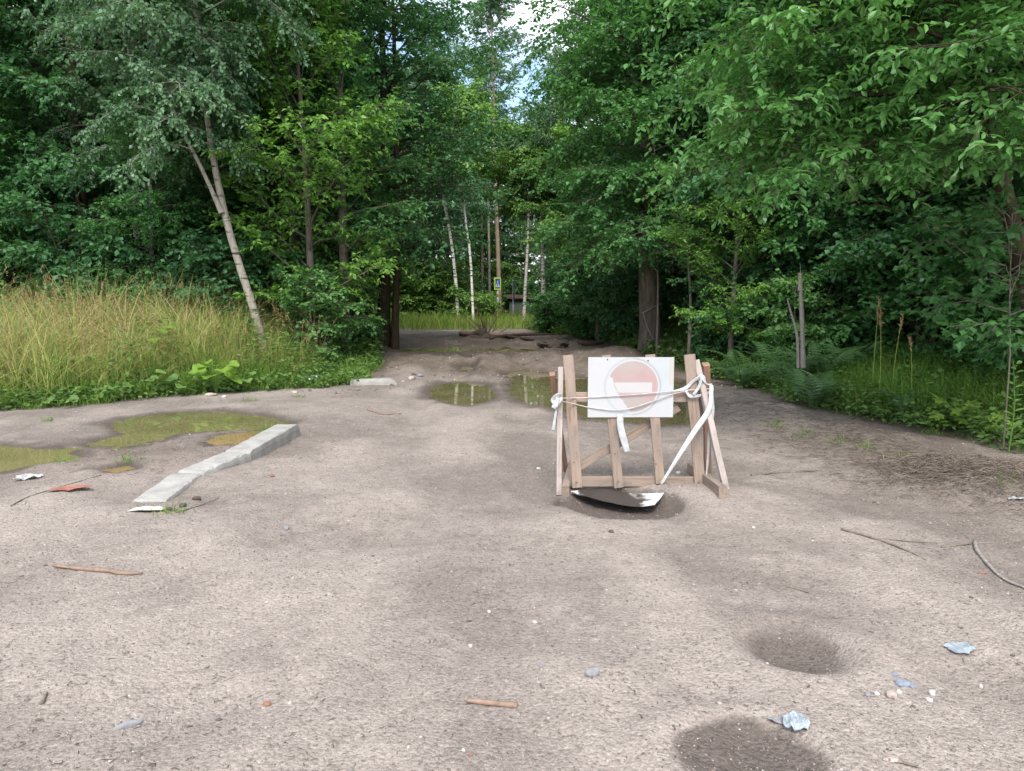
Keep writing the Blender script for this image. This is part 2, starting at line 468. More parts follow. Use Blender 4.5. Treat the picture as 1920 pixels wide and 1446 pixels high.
def mat_ground():
    g = N('dirt_road')
    c = g.coord('Object')
    wet, mud, soil, pale = (g.attr(k) for k in ('wet', 'mud', 'soil', 'pale'))
    n1, n2, n3 = g.noise(c, 9, 5), g.noise(c, 48, 4, 0.6), g.noise(c, 170, 3, 0.6)
    vo = g.n('TexVoronoi'); g.t.links.new(c, vo.inputs['Vector']); vo.inputs['Scale'].default_value = 62
    vo2 = g.n('TexVoronoi'); g.t.links.new(c, vo2.inputs['Vector']); vo2.inputs['Scale'].default_value = 150
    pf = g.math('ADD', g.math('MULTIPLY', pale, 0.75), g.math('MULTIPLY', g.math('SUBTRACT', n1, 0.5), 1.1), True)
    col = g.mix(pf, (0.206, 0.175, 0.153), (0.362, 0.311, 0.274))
    mudc = g.ramp(g.noise(c, 3.2, 6, .7), [(.28, (.085, .064, .050)), (.5, (.15, .117, .092)), (.72, (.23, .19, .158))])
    col = g.mix(g.math('MULTIPLY', mud, 0.8), col, mudc)
    # grit: single grains lighter or darker than the sand round them
    gr = g.ramp(vo.outputs['Color'], [(0.0, 0.5), (0.3, 0.95), (0.8, 1.05), (1.0, 1.5)])
    col = g.mix(0.55, col, gr, 'MULTIPLY')
    gr2 = g.ramp(vo2.outputs['Color'], [(0.0, 0.5), (0.45, 1.0), (1.0, 1.4)])
    col = g.mix(0.5, col, gr2, 'MULTIPLY')
    sp = g.ramp(n2, [(0.34, 0.35), (0.44, 1.0), (0.7, 1.1)])
    col = g.mix(0.5, col, sp, 'MULTIPLY')
    col = g.mix(soil, col, g.ramp(n1, [(0.3, (0.035, 0.03, 0.018)), (0.7, (0.075, 0.06, 0.035))]))
    wf = g.math('MULTIPLY', wet, 0.8)
    col = g.mix(wf, col, g.mix(1.0, col, (0.40, 0.37, 0.35), 'MULTIPLY'))
    ro = g.n('MapRange'); g.t.links.new(wet, ro.inputs['Value']); ro.inputs['To Min'].default_value = 0.95; ro.inputs['To Max'].default_value = 0.55
    h = g.math('ADD', g.math('MULTIPLY', n2, 0.9), g.math('MULTIPLY', n3, 0.35))
    h = g.math('ADD', h, g.math('MULTIPLY', vo.outputs['Distance'], -0.5))
    b = g.bump(h, 0.85, 0.016)
    return g.bsdf(col, ro.outputs[0], b, 0.25)
M['ground'] = mat_ground()

def mat_water(name, col):
    g = N(name)
    c = g.coord('Object')
    n = g.noise(c, 1.6, 4)
    n2 = g.noise(c, 5.0, 2)
    colr = g.ramp(n, [(0.3, tuple(x * 0.8 for x in col)), (0.7, tuple(x * 1.15 for x in col))])
    return g.bsdf(colr, 0.02, g.bump(n2, 0.05, 0.004), 0.5, IOR=1.33)
M['water'] = mat_water('muddy_water', (0.165, 0.148, 0.072))
M['water_brown'] = mat_water('brown_water', (0.27, 0.18, 0.09))

# ------------------------------------------------------------------ ground sheet
def spaced(*segs):
    out = []
    for a, b, s in segs:
        out.append(np.arange(a, b, s))
    return np.concatenate(out + [[segs[-1][1]]])

def grow_axis(a, b, s0, r):
    out = [a]; s = s0
    while out[-1] < b:
        out.append(out[-1] + s); s *= r
    return np.array(out)

xs_mid = np.arange(-6.2, 6.2, 0.03)
xs_r = grow_axis(6.2, 900, 0.06, 1.14)
xs = np.concatenate([-xs_r[::-1], xs_mid[1:], xs_r])
ys_near = grow_axis(1.4, 12, 0.016, 1.0058)
ys_far = grow_axis(ys_near[-1], 900, 0.085, 1.022)
ys_back = -grow_axis(-1.4, 200, 0.2, 1.3)[::-1]
ys = np.concatenate([ys_back[:-1], ys_near, ys_far[1:]])
GX, GY = np.meshgrid(xs, ys)
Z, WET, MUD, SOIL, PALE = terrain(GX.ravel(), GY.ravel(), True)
nx, ny = len(xs), len(ys)
ii = (np.arange(ny - 1)[:, None] * nx + np.arange(nx - 1)[None, :]).ravel()
gf = np.stack([ii, ii + 1, ii + nx + 1, ii + nx], -1)
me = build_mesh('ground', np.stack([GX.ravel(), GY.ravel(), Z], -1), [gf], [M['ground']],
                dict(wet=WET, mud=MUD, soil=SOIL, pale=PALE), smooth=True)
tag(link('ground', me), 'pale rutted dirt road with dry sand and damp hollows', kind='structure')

PUD_LABEL = {'long': 'long olive puddle behind the broken kerb on the left', 'brown': 'small brown puddle touching the back of the kerb stone',
             'edge': 'olive puddle cut by the left edge of the picture', 'tiny': 'tiny brown puddle in churned mud left of the kerb',
             'round': 'round olive puddle in the left wheel track', 'wide': 'wide olive puddle behind the wooden barrier',
             'rut': 'small pool in a rut beside the soil hump', 'rut2': 'narrow pool right of the soil hump', 'far': 'shallow green puddle across the far track'}
for nm, lev, w, poly in PUD:
    pb = np.array(poly)
    st = 0.06
    gx = np.arange(pb[:, 0].min() - .3, pb[:, 0].max() + .3, st); gy = np.arange(pb[:, 1].min() - .3, pb[:, 1].max() + .3, st)
    A, B = np.meshgrid(gx, gy)
    inside = sdf_poly(A.ravel() + st / 2, B.ravel() + st / 2, poly).reshape(A.shape)[:-1, :-1] < 0.16
    i0 = (np.arange(len(gy) - 1)[:, None] * len(gx) + np.arange(len(gx) - 1)[None, :])[inside]
    f = np.stack([i0, i0 + 1, i0 + len(gx) + 1, i0 + len(gx)], -1)
    V = np.stack([A.ravel(), B.ravel(), np.full(A.size, lev)], -1)
    used, inv = np.unique(f, return_inverse=True)
    me = build_mesh('puddle', V[used], [inv.reshape(f.shape)], [M['water_brown' if nm in ('brown', 'tiny') else 'water']])
    tag(link('puddle', me), PUD_LABEL[nm], kind='structure')

# ------------------------------------------------------------------ foliage
def leaf_template(kind):
    # columns: side, along, normal
    if kind == 'diamond':
        V = np.array([[0, 0, 0], [0.5, 0.45, 0.10], [0, 1, -0.06], [-0.5, 0.45, 0.10]], float)
        return V, [np.array([[0, 1, 2], [0, 2, 3]])]
    if kind == 'ovate':
        V = np.array([[0, 0, 0], [0, .33, -.02], [0, .68, -.05], [0, 1, -.16],
                      [.36, .30, .06], [.5, .66, .02], [-.36, .30, .06], [-.5, .66, .02]], float)
        return V, [np.array([[0, 4, 1], [5, 3, 2], [0, 1, 6], [2, 3, 7]]), np.array([[4, 5, 2, 1], [1, 2, 7, 6]])]
    if kind == 'maple':
        an = np.radians([-90, -50, -38, -8, 18, 42, 62, 90, 118, 138, 162, 188, 218, 230])
        ra = np.array([.12, .42, .30, .52, .34, .58, .34, .62, .34, .58, .34, .52, .30, .42])
        V = [[0, .42, .05]] + [[math.cos(a) * r, .42 + math.sin(a) * r * .95, -0.10 * r] for a, r in zip(an, ra)]
        n = len(an)
        return np.array(V), [np.array([[0, 1 + i, 1 + (i + 1) % n] for i in range(n)])]
    if kind == 'heart':
        an = np.linspace(-math.pi / 2, 1.5 * math.pi, 19)[:-1]
        V = [[0, .45, -0.04]]
        for a in an:
            c, s_ = math.cos(a), math.sin(a)
            x = .48 * c * (1 + .10 * math.sin(5 * a)); y = .45 + (.55 if s_ > 0 else .42) * s_ * (1 - .25 * abs(c))
            if s_ < -.9: y += .16
            V.append([x, y, 0.10 * abs(c) + 0.03 * math.sin(4 * a) - 0.10 * max(s_, 0) ** 2])
        n = len(an)
        return np.array(V), [np.array([[0, 1 + i, 1 + (i + 1) % n] for i in range(n)])]

def place_leaves(P, A, NR, L, W, kind):
    """leaf arrays -> V, faces"""
    T, F = leaf_template(kind)
    A = nrm(A); S = nrm(np.cross(A, NR)); U = np.cross(S, A)
    V = (P[:, None, :] + T[None, :, 1, None] * (A * L[:, None])[:, None, :] + T[None, :, 0, None] * (S * W[:, None])[:, None, :]
         + T[None, :, 2, None] * (U * L[:, None])[:, None, :])
    k = len(T); n = len(P)
    Fs = [(f[None] + (np.arange(n) * k)[:, None, None]).reshape(-1, f.shape[1]) for f in F]
    return V.reshape(-1, 3), Fs, k

def grow(seed, path, r0, r1, crown=(0.1, 1.0), n1=40, L1=2.6, shape=None, elev=(65, 15), droop=0.25, n2=9, l2=0.42, ntw=5, kper=8,
         leaf=(0.085, 0.055), kind='diamond', az=None, twl=0.38, leafdroop=0.5, sides=8, flat=0.75):
    """skeleton and leaves of a tree that stands on path[0]; returns tubes, leaf arrays"""
    rg = np.random.default_rng(seed)
    path = np.asarray(path, float)
    H = len(path)
    tt = np.linspace(0, 1, H)
    R = r1 + (r0 - r1) * (1 - tt) ** 0.9
    R[0] *= 1.35
    tb = [(path, R, sides)]
    shape = shape or (lambda t: math.sin(math.pi * min(1, max(0.0, 0.18 + 0.8 * t))) ** 0.7)
    Tp, Td, Tv = [], [], []
    az0 = rg.uniform(0, 6.28)
    for i in range(n1):
        u = (i + rg.uniform(0, 1)) / n1
        t = crown[0] + (crown[1] - crown[0]) * u
        f = t * (H - 1); a = int(min(f, H - 2)); fr = f - a
        p = path[a] * (1 - fr) + path[a + 1] * fr
        az_i = az0 + i * 2.39996 + rg.normal(0, .3) if az is None else rg.normal(az[0], az[1])
        el = math.radians(elev[1] + (elev[0] - elev[1]) * u + rg.normal(0, 9))
        L = L1 * shape(u) * rg.uniform(0.65, 1.2)
        d = np.array([math.cos(az_i) * math.cos(el), math.sin(az_i) * math.cos(el), math.sin(el)])
        m = 7
        pts = [p]; wob = rg.normal(0, .10, (m, 3))
        for j in range(1, m):
            d = d + wob[j] + np.array([0, 0, -droop * (j / m) * 0.55]); d /= np.linalg.norm(d)
            pts.append(pts[-1] + d * L / (m - 1))
        pts = np.array(pts)
        rb = max(0.008, min(R[a] * 0.45, 0.012 * L + 0.006))
        tb.append((pts, np.linspace(rb, 0.004, m), 5))
        cv = rg.uniform(0, 1)
        ns = max(3, int(n2 * (0.45 + 0.55 * L / L1)))
        for q in range(ns):
            s = 0.18 + 0.82 * (q + rg.uniform(0, 1)) / ns
            g = s * (m - 1); b = int(min(g, m - 2)); h = g - b
            sp = pts[b] * (1 - h) + pts[b + 1] * h
            bd = nrm(pts[b + 1] - pts[b])
            side = nrm(np.cross(bd, np.array([0, 0, 1.0]))) * (1 if q % 2 else -1)
            sd = nrm(bd * 0.75 + side * rg.uniform(.5, 1.1) + rg.normal(0, .22, 3) * np.array([1, 1, flat]))
            sl = L * l2 * (1.15 - 0.65 * s) * rg.uniform(.7, 1.3) + 0.15
            mm = 4; sq = [sp]
            for j in range(1, mm):
                sd = sd + np.array([0, 0, -droop * 0.45 * j / mm]) + rg.normal(0, .08, 3); sd /= np.linalg.norm(sd)
                sq.append(sq[-1] + sd * sl / (mm - 1))
            sq = np.array(sq)
            tb.append((sq, np.linspace(0.006, 0.0025, mm), 3))
            k = max(2, int(round(ntw * (0.5 + sl / (L1 * l2)))))
            w = (np.arange(k) + rg.uniform(0, 1, k)) / k * (mm - 1)
            wi = np.minimum(w.astype(int), mm - 2); wf = (w - wi)[:, None]
            Tp.append(sq[wi] * (1 - wf) + sq[wi + 1] * wf)
            sdd = nrm(sq[wi + 1] - sq[wi])
            Td.append(nrm(sdd * 0.7 + rg.normal(0, .55, (k, 3)) * np.array([1, 1, flat]) + np.array([0, 0, -droop * .4])))
            Tv.append(np.clip(0.55 * cv + 0.45 * rg.uniform(0, 1) + np.zeros(k), 0, 1))
    Tp, Td, Tv = np.concatenate(Tp), np.concatenate(Td), np.concatenate(Tv)
    n = len(Tp)
    tl = twl * rg.uniform(.6, 1.3, n)
    j = np.arange(kper)
    P = Tp[:, None, :] + Td[:, None, :] * (tl[:, None] * (j[None] + .6) / kper)[:, :, None]
    P = P + np.array([0, 0, -1.0]) * (0.12 * droop * ((j + .5) / kper) ** 2)[None, :, None]
    side = nrm(np.cross(Td, np.array([0, 0, 1.0])))[:, None, :] * np.where(j % 2, 1, -1)[None, :, None]
    A = Td[:, None, :] * 0.6 + side * 0.8 + rg.normal(0, .35, (n, kper, 3)) + np.array([0, 0, -leafdroop * .6])
    P, A = P.reshape(-1, 3), nrm(A.reshape(-1, 3))
    m = len(P)
    NR = nrm(np.array([0, 0, 1.0]) + rg.normal(0, .42, (m, 3)))
    LS = 1.28 if kind == 'diamond' else 1.0
    L = LS * leaf[0] * rg.uniform(.65, 1.25, m); W = LS * leaf[1] * rg.uniform(.75, 1.2, m)
    v = np.clip(np.repeat(Tv, kper) * 0.62 + rg.uniform(0, 1, m) * 0.38, 0, 1)
    return tb, (P, A, NR, L, W, v, kind)

def crown_mesh(name, lv, mat):
    P, A, NR, L, W, v, kind = lv
    V, Fs, k = place_leaves(P, A, NR, L, W, kind)
    return build_mesh(name, V, Fs, [mat], dict(v=np.repeat(v, k)))

def trunk_mesh(name, tb, mat):
    V, F = tubes(tb)
    return build_mesh(name, V, [F], [mat], smooth=True)

def make_tree(name, loc, label, cat, group, tb, lv, bark, leafm, trunk_part='trunk'):
    """path coordinates are relative to loc"""
    e = empty(name, loc, label, cat, group)
    t = link(trunk_part, trunk_mesh(trunk_part, tb, M[bark]), e)
    c = link('crown', crown_mesh('crown', lv, M[leafm]), e)
    c['kind'] = 'stuff'
    return e

def straight(h, lean=(0, 0), n=10, wob=0.12, seed=0):
    rg = np.random.default_rng(seed)
    t = np.linspace(0, 1, n)
    p = np.stack([lean[0] * t ** 1.2, lean[1] * t ** 1.2, h * t], -1)
    p[1:-1, :2] += np.cumsum(rg.normal(0, wob * h / 60, (n - 2, 2)), 0)
    p[0, 2] -= 0.35
    return p

# templates: (tubes, leaves, bark, leaf material)
TPL = {}
def tpl(key, bark, leafm, *a, **k):
    tb, lv = grow(*a, **k)
    TPL[key] = (trunk_mesh('trunk', tb, M[bark]), crown_mesh('crown', lv, M[leafm]))
tpl('alder', 'dark_bark', 'dark_leaf', 1, straight(13, (.4, .2), seed=1), .17, .02, crown=(.10, .99), n1=56, L1=3.0, n2=10, ntw=6, kper=8, leaf=(.10, .078), elev=(60, 5), droop=.3)
tpl('alder_b', 'dark_bark', 'mid_leaf', 2, straight(12, (-.5, .3), seed=2), .15, .02, crown=(.16, .99), n1=52, L1=2.7, n2=10, ntw=6, kper=8, leaf=(.095, .07), elev=(60, 10), droop=.25)
tpl('birch', 'birch_bark', 'birch_leaf', 3, straight(14, (.3, -.3), seed=3), .14, .015, crown=(.22, .99), n1=56, L1=2.8, n2=10, ntw=6, kper=8, leaf=(.075, .06), elev=(65, 25), droop=.65, leafdroop=1.1)
tpl('cherry', 'grey_bark', 'bright_leaf', 4, straight(8.5, (.4, -.2), seed=4), .10, .012, crown=(.10, .99), n1=36, L1=2.2, n2=9, ntw=5, kper=8, leaf=(.10, .055), elev=(70, 25), droop=.15)
tpl('linden', 'grey_bark', 'mid_leaf', 5, straight(10.5, (-.3, -.4), seed=5), .13, .015, crown=(.08, .99), n1=50, L1=2.6, n2=9, ntw=6, kper=8, leaf=(.11, .085), elev=(60, 0), droop=.35)

def bush_tpl(key, bark, leafm, seed, h, stems, spread, **k):
    rg = np.random.default_rng(seed)
    TB, LV = [], []
    for i in range(stems):
        a = i / stems * 6.28 + rg.normal(0, .4); r = spread * rg.uniform(.4, 1)
        hh = h * rg.uniform(.65, 1.05)
        p = straight(hh, (math.cos(a) * r, math.sin(a) * r), 8, .2, seed + i)
        p[:, :2] += np.array([math.cos(a), math.sin(a)]) * 0.12
        tb, lv = grow(seed * 31 + i, p, 0.012 + .008 * h, .005, sides=5, **k)
        TB += tb; LV.append(lv)
    lv = tuple(np.concatenate([l[q] for l in LV]) for q in range(6)) + (LV[0][6],)
    TPL[key] = (trunk_mesh('stems', TB, M[bark]), crown_mesh('crown', lv, M[leafm]))
bush_tpl('hazel', 'grey_bark', 'hazel_leaf', 21, 2.6, 5, 1.0, crown=(.08, 1), n1=11, L1=1.15, n2=6, ntw=3, kper=6, leaf=(.10, .085), elev=(50, 10), droop=.3, twl=.3)
bush_tpl('dark_bush', 'dark_bark', 'dark_leaf', 22, 3.4, 5, 1.2, crown=(.05, 1), n1=13, L1=1.3, n2=6, ntw=4, kper=6, leaf=(.10, .08), elev=(50, 5), droop=.3, twl=.32)
bush_tpl('maple_bush', 'dark_bark', 'maple_leaf', 23, 4.2, 4, 1.3, crown=(.06, 1), n1=12, L1=1.5, n2=5, ntw=3, kper=4, leaf=(.15, .16), kind='maple', elev=(45, 5), droop=.25, twl=.35)
bush_tpl('low_bush', 'grey_bark', 'mid_leaf', 24, 1.2, 6, .7, crown=(.05, 1), n1=8, L1=.6, n2=5, ntw=3, kper=5, leaf=(.085, .065), elev=(50, 15), droop=.2, twl=.22)

def put_tree(name, key, x, y, label, cat='tree', group=None, s=1.0, rz=0.0, leafm=None, sz=None, dz=0.0):
    e = empty(name, (x, y, gz(x, y) + dz), label, cat, group, rz)
    e.scale = (s, s, sz or s)
    t, c = TPL[key]
    link('stems' if key in ('hazel', 'dark_bush', 'maple_bush', 'low_bush') else 'trunk', t, e)
    co = link('crown', c, e); co['kind'] = 'stuff'
    if leafm:
        co.material_slots[0].link = 'OBJECT'; co.material_slots[0].material = M[leafm]
    return e

# --- leaning birch of the left edge, forked low down
def px_path(pts, Y, n=14, dy=0.0):
    P = np.array([at_y(u, v, Y + dy * i) for i, (u, v) in enumerate(pts)])
    return catmull(P, n)

def own_tree(name, label, cat, group, path, bark, leafm, extra=None, **k):
    base = np.array([path[0][0], path[0][1], gz(path[0][0], path[0][1])])
    p = path - base
    p[0, 2] = -0.3
    tb, lv = grow(path=p, **k)
    if extra:
        for ep, er, kk in extra:
            ep = ep - base
            tb2, lv2 = grow(path=ep, r0=er, r1=.012, **kk)
            tb += tb2
            lv = tuple(np.concatenate([lv[q], lv2[q]]) for q in range(6)) + (lv[6],)
    return make_tree(name, tuple(base), label, cat, group, tb, lv, bark, leafm)

WOODL, WOODR, FAR = 'trees of the left wood edge', 'trees of the right wood edge', 'pale trunks beyond the bend'
bp = px_path([(500, 668), (471, 565), (437, 460), (410, 350), (391, 240), (375, 100), (362, -40), (352, -200), (345, -330)], 15.6, 16)
fork = px_path([(416, 400), (380, 320), (345, 250), (312, 170), (285, 60), (262, -60)], 15.5, 10)
own_tree('birch_tree', 'leaning grey birch forked low down, growing out of the tall grass on the left', 'tree', WOODL, bp, 'birch_bark', 'birch_leaf',
         extra=[(fork, .045, dict(seed=52, crown=(.3, .99), n1=28, L1=2.0, n2=9, ntw=6, kper=8, leaf=(.07, .055), elev=(60, 20), droop=.65, leafdroop=1.1))],
         seed=51, r0=.088, r1=.028, crown=(.53, .99), n1=64, L1=2.8, shape=lambda t: (.3 if t < .3 else .75 if t < .45 else 1.0), n2=10, ntw=7, kper=8, leaf=(.07, .055), elev=(55, 15), droop=.65, leafdroop=1.1)

# --- forked tree whose bare stems rise at the top left
fp = px_path([(648, 640), (644, 480), (640, 330), (637, 190), (634, 120), (626, 20), (618, -90), (610, -260)], 18.2, 14)
ff = px_path([(636, 170), (646, 80), (652, 0), (660, -120), (664, -240)], 18.2, 9)
own_tree('forked_tree', 'tree with bare forked grey stems rising left of the track', 'tree', WOODL, fp, 'grey_bark', 'mid_leaf',
         extra=[(ff, .06, dict(seed=56, crown=(.4, .99), n1=14, L1=1.8, n2=8, ntw=5, kper=8, leaf=(.085, .05), elev=(65, 30), droop=.2))],
         seed=55, r0=.12, r1=.025, crown=(.12, .99), n1=36, L1=2.1, n2=8, ntw=5, kper=8, leaf=(.085, .05), elev=(65, 10), droop=.2,
         shape=lambda t: 0.95 if t < .4 else (.45 if t < .6 else .9))

# --- dark trunks at the left of the track
for i, (u, v, Y, r, lab) in enumerate([(717, 640, 22.0, .20, 'thick dark trunk at the left edge of the track'),
                                       (739, 640, 21.6, .11, 'slim dark trunk standing right beside the thick one at the track'),
                                       (640, 640, 20.5, .12, 'dark trunk among the leaves left of the track')]):
    p = px_path([(u, v + 10), (u + 4, 540), (u + 6, 440), (u + 5, 300), (u + 2, 150), (u - 2, 10), (u - 6, -110)], Y, 12)
    own_tree('dark_tree', lab, 'tree', WOODL, p, 'dark_bark', 'dark_leaf', seed=60 + i, r0=r, r1=.03, crown=(.27, .99), n1=38, L1=2.9, n2=9, ntw=5, kper=8,
             leaf=(.095, .07), elev=(60, 5), droop=.3)

# --- the big aspen on the right
p = px_path([(1222, 652), (1217, 560), (1215, 470), (1214, 330), (1214, 190), (1216, 70), (1219, -50), (1222, -160)], 19.6, 16)
aspen = own_tree('aspen_tree', 'thick rough-barked aspen trunk at the right of the track', 'tree', WOODR, p, 'aspen_bark', 'mid_leaf', seed=70, r0=.29, r1=.06,
         crown=(.30, .99), n1=84, L1=2.9, n2=10, ntw=6, kper=8, leaf=(.085, .072), elev=(60, 6), droop=.36, sides=14)

p = px_path([(1232, 650), (1234, 520), (1230, 400), (1226, 250), (1222, 100), (1218, -60)], 18.4, 12)
own_tree('young_tree', 'slim young tree with leaves veiling the upper aspen trunk', 'tree', WOODR, p, 'grey_bark', 'mid_leaf', seed=73, r0=.03, r1=.010,
         crown=(.27, .99), n1=44, L1=1.9, n2=9, ntw=6, kper=8, leaf=(.08, .065), elev=(60, 0), droop=.3)

# --- pale trunks beyond the bend
FARP = [([(862, 640), (856, 545), (846, 450), (828, 352), (815, 250), (800, 120)], 36, .095, 'pale_bark', 'leftmost white birch beyond the bend, leaning left', .72),
        ([(890, 640), (887, 590), (882, 480), (872, 405), (866, 300), (860, 200)], 34.5, .07, 'pale_bark', 'thin white birch just right of the leaning white one', .75),
        ([(938, 640), (937, 590), (934, 480), (928, 330), (926, 200), (922, 60), (920, 10)], 56, .21, 'pine_bark', 'tall thick pinkish trunk beside the crossing sign', .62),
        ([(919, 640), (918, 560), (917, 460), (914, 330), (912, 200), (912, 90)], 60, .13, 'birch_bark', 'spotted birch trunk directly left of the tall pinkish trunk', .6),
        ([(906, 640), (905, 540), (903, 400), (902, 300), (900, 170)], 62, .15, 'grey_bark', 'grey trunk behind the spotted birch at the bend', .6),
        ([(982, 640), (984, 560), (989, 470), (992, 380), (996, 260)], 37, .10, 'pale_bark', 'white birch right of the two crossing signs', .68),
        ([(1019, 640), (1019, 560), (1017, 470), (1016, 360), (1018, 230)], 38, .15, 'pale_bark', 'stout mottled birch at the right of the bend', .68),
        ([(1075, 640), (1078, 560), (1080, 470), (1083, 330), (1085, 150)], 33, .10, 'dark_bark', 'dark slim trunk right of the stout mottled birch', .4),
        ([(790, 640), (788, 560), (785, 470), (780, 330), (776, 150)], 40, .09, 'grey_bark', 'grey trunk among bushes left of the white birches', .4)]
for i, (pts, Y, r, bark, lab, c0) in enumerate(FARP):
    p = px_path(pts, Y, 12)
    own_tree('far_tree', lab, 'tree', FAR, p, bark, 'sunlit_far_leaf' if i % 2 else 'birch_leaf', seed=80 + i, r0=r, r1=.03, crown=(c0, .99), n1=40, L1=2.2 if Y < 45 else 2.8, n2=9, ntw=6, kper=8,
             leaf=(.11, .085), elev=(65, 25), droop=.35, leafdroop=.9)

# --- wood edge, left
LEFT = [('dense_tree', 'alder', -13.4, 17.6, 1.0, 0.2, None, 'dense dark tree at the left edge of the picture'),
        ('dense_tree', 'alder', -10.7, 19.6, 1.05, 1.7, None, 'dark tree behind the grass, second from the left edge'),
        ('birch_tree', 'birch', -8.9, 18.6, 0.95, 2.6, None, 'upright birch with grey green leaves left of the leaning one'),
        ('dense_tree', 'alder_b', -7.2, 19.8, 1.0, 4.0, None, 'leafy tree right behind the leaning birch'),
        ('dense_tree', 'linden', -5.4, 19.4, 0.9, 0.9, None, 'broad leaved tree between the leaning birch and the forked tree'),
        ('cherry_tree', 'cherry', -4.3, 17.0, 1.0, 3.3, None, 'bright green small tree in front of the forked stems'),
        ('dense_tree', 'linden', -11.9, 17.3, 0.62, 5.0, None, 'low dark broad leaved tree behind the left grass'),
        ('dense_tree', 'linden', -8.0, 17.2, 0.55, 2.2, None, 'low leafy tree behind the grass left of the leaning birch'),
        ('dense_tree', 'alder', -6.6, 24.5, .92, 0.4, None, 'tall dark tree behind the thick trunk left of the track'),
        ('dense_tree', 'alder_b', -7.8, 28.5, .95, 2.4, None, 'tall leafy tree where the track bends left')]
for nm, key, x, y, s, rz, lm, lab in LEFT:
    put_tree(nm, key, x, y, lab, 'tree', WOODL, s, rz, lm)
LB = [('hazel', -4.15, 16.6, .72, .3, 'round leaved hazel bush at the right end of the tall grass'),
      ('hazel', -5.3, 19.2, .8, 1.3, 'hazel bush reaching out towards the track on the left'),
      ('dark_bush', -6.6, 17.0, .9, 2.0, 'dark bush right behind the leaning birch trunk'),
      ('dark_bush', -9.3, 17.0, .95, 3.0, 'dark bush behind the middle of the tall grass'),
      ('dark_bush', -12.4, 16.6, 1.0, 4.1, 'dark bush behind the left end of the tall grass'),
      ('dark_bush', -5.6, 22.5, .9, 5.2, 'shaded bush beside the thick dark trunk'),
      ('low_bush', -3.9, 19.6, .7, .5, 'low bush at the foot of the dark trunks'),
      ('low_bush', -4.3, 21.2, .8, 1.5, 'low bush between the dark trunks and the track')]
for key, x, y, s, rz, lab in LB:
    put_tree('hazel_bush' if key == 'hazel' else 'bush', key, x, y, lab, 'bush', 'bushes of the left wood edge', s, rz)

# --- wood edge, right
RIGHT = [('dense_tree', 'alder', 5.6, 17.4, 1.0, 0.7, None, 'dense tree right of the aspen trunk'),
         ('dense_tree', 'linden', 6.1, 15.0, 0.78, 2.9, None, 'leafy tree above the ferns on the right'),
         ('cherry_tree', 'cherry', 4.4, 15.6, 0.62, 1.0, None, 'bright green sapling between the aspen and the ferns'),
         ('dense_tree', 'alder', 7.6, 14.6, 1.0, 3.6, None, 'dark tree behind the grey dead stem'),
         ('dense_tree', 'alder_b', 7.0, 19.0, 1.1, 5.1, None, 'tall tree behind the aspen on the right'),
         ('birch_tree', 'birch', 4.7, 23.0, 1.05, 1.9, None, 'birch standing behind the aspen trunk'),
         ('dense_tree', 'alder_b', 5.4, 27.0, .95, 0.1, None, 'leafy tree overhanging the far right of the track'),
         ('dense_tree', 'linden', 2.7, 24.3, 0.62, 4.4, None, 'low leafy tree left of the aspen trunk'),
         ('dense_tree', 'alder', 9.8, 11.6, 0.95, 2.3, None, 'dark tree in the right wood behind the willow'),
         ('dense_tree', 'linden', 8.0, 11.2, 0.8, 0.3, None, 'broad leaved tree behind the willow branches'),
         ('dense_tree', 'alder_b', 8.6, 8.6, 0.95, 4.6, None, 'tree at the right edge of the picture beside the willow')]
for nm, key, x, y, s, rz, lm, lab in RIGHT:
    put_tree(nm, key, x, y, lab, 'tree', WOODR, s, rz, lm)
RB = [('maple_bush', 7.0, 13.2, .85, .3, 'maple bush behind the ferns'), ('maple_bush', 7.4, 10.6, .85, 2.3, 'maple bush behind the tall grass stalks on the right'),
      ('maple_bush', 7.3, 8.7, .8, 4.3, 'maple bush at the right edge under the willow'), ('maple_bush', 8.3, 12.6, 1.0, 1.2, 'maple bush deep in the right wood'),
      ('dark_bush', 4.9, 16.6, .8, 1.0, 'dark bush right of the aspen foot'), ('dark_bush', 6.6, 15.2, .8, 3.0, 'dark bush behind the grey dead stem'),
      ('dark_bush', 3.6, 22.6, .8, .2, 'dark bush just left of the aspen foot'), ('low_bush', 2.5, 25.0, 1.1, 2.2, 'low bush at the far right edge of the track'),
      ('low_bush', 1.7, 28.6, 1.2, 3.1, 'low bush in front of the white birch right of the signs'), ('dark_bush', 2.9, 29.5, 1.0, 5.0, 'dark bush at the right of the bend'),
      ('hazel', 5.4, 14.6, .7, 4.0, 'light hazel bush over the ferns')]
for key, x, y, s, rz, lab in RB:
    put_tree('hazel_bush' if key == 'hazel' else 'maple_bush' if key == 'maple_bush' else 'bush', key, x, y, lab, 'bush', 'bushes of the right wood edge', s, rz)

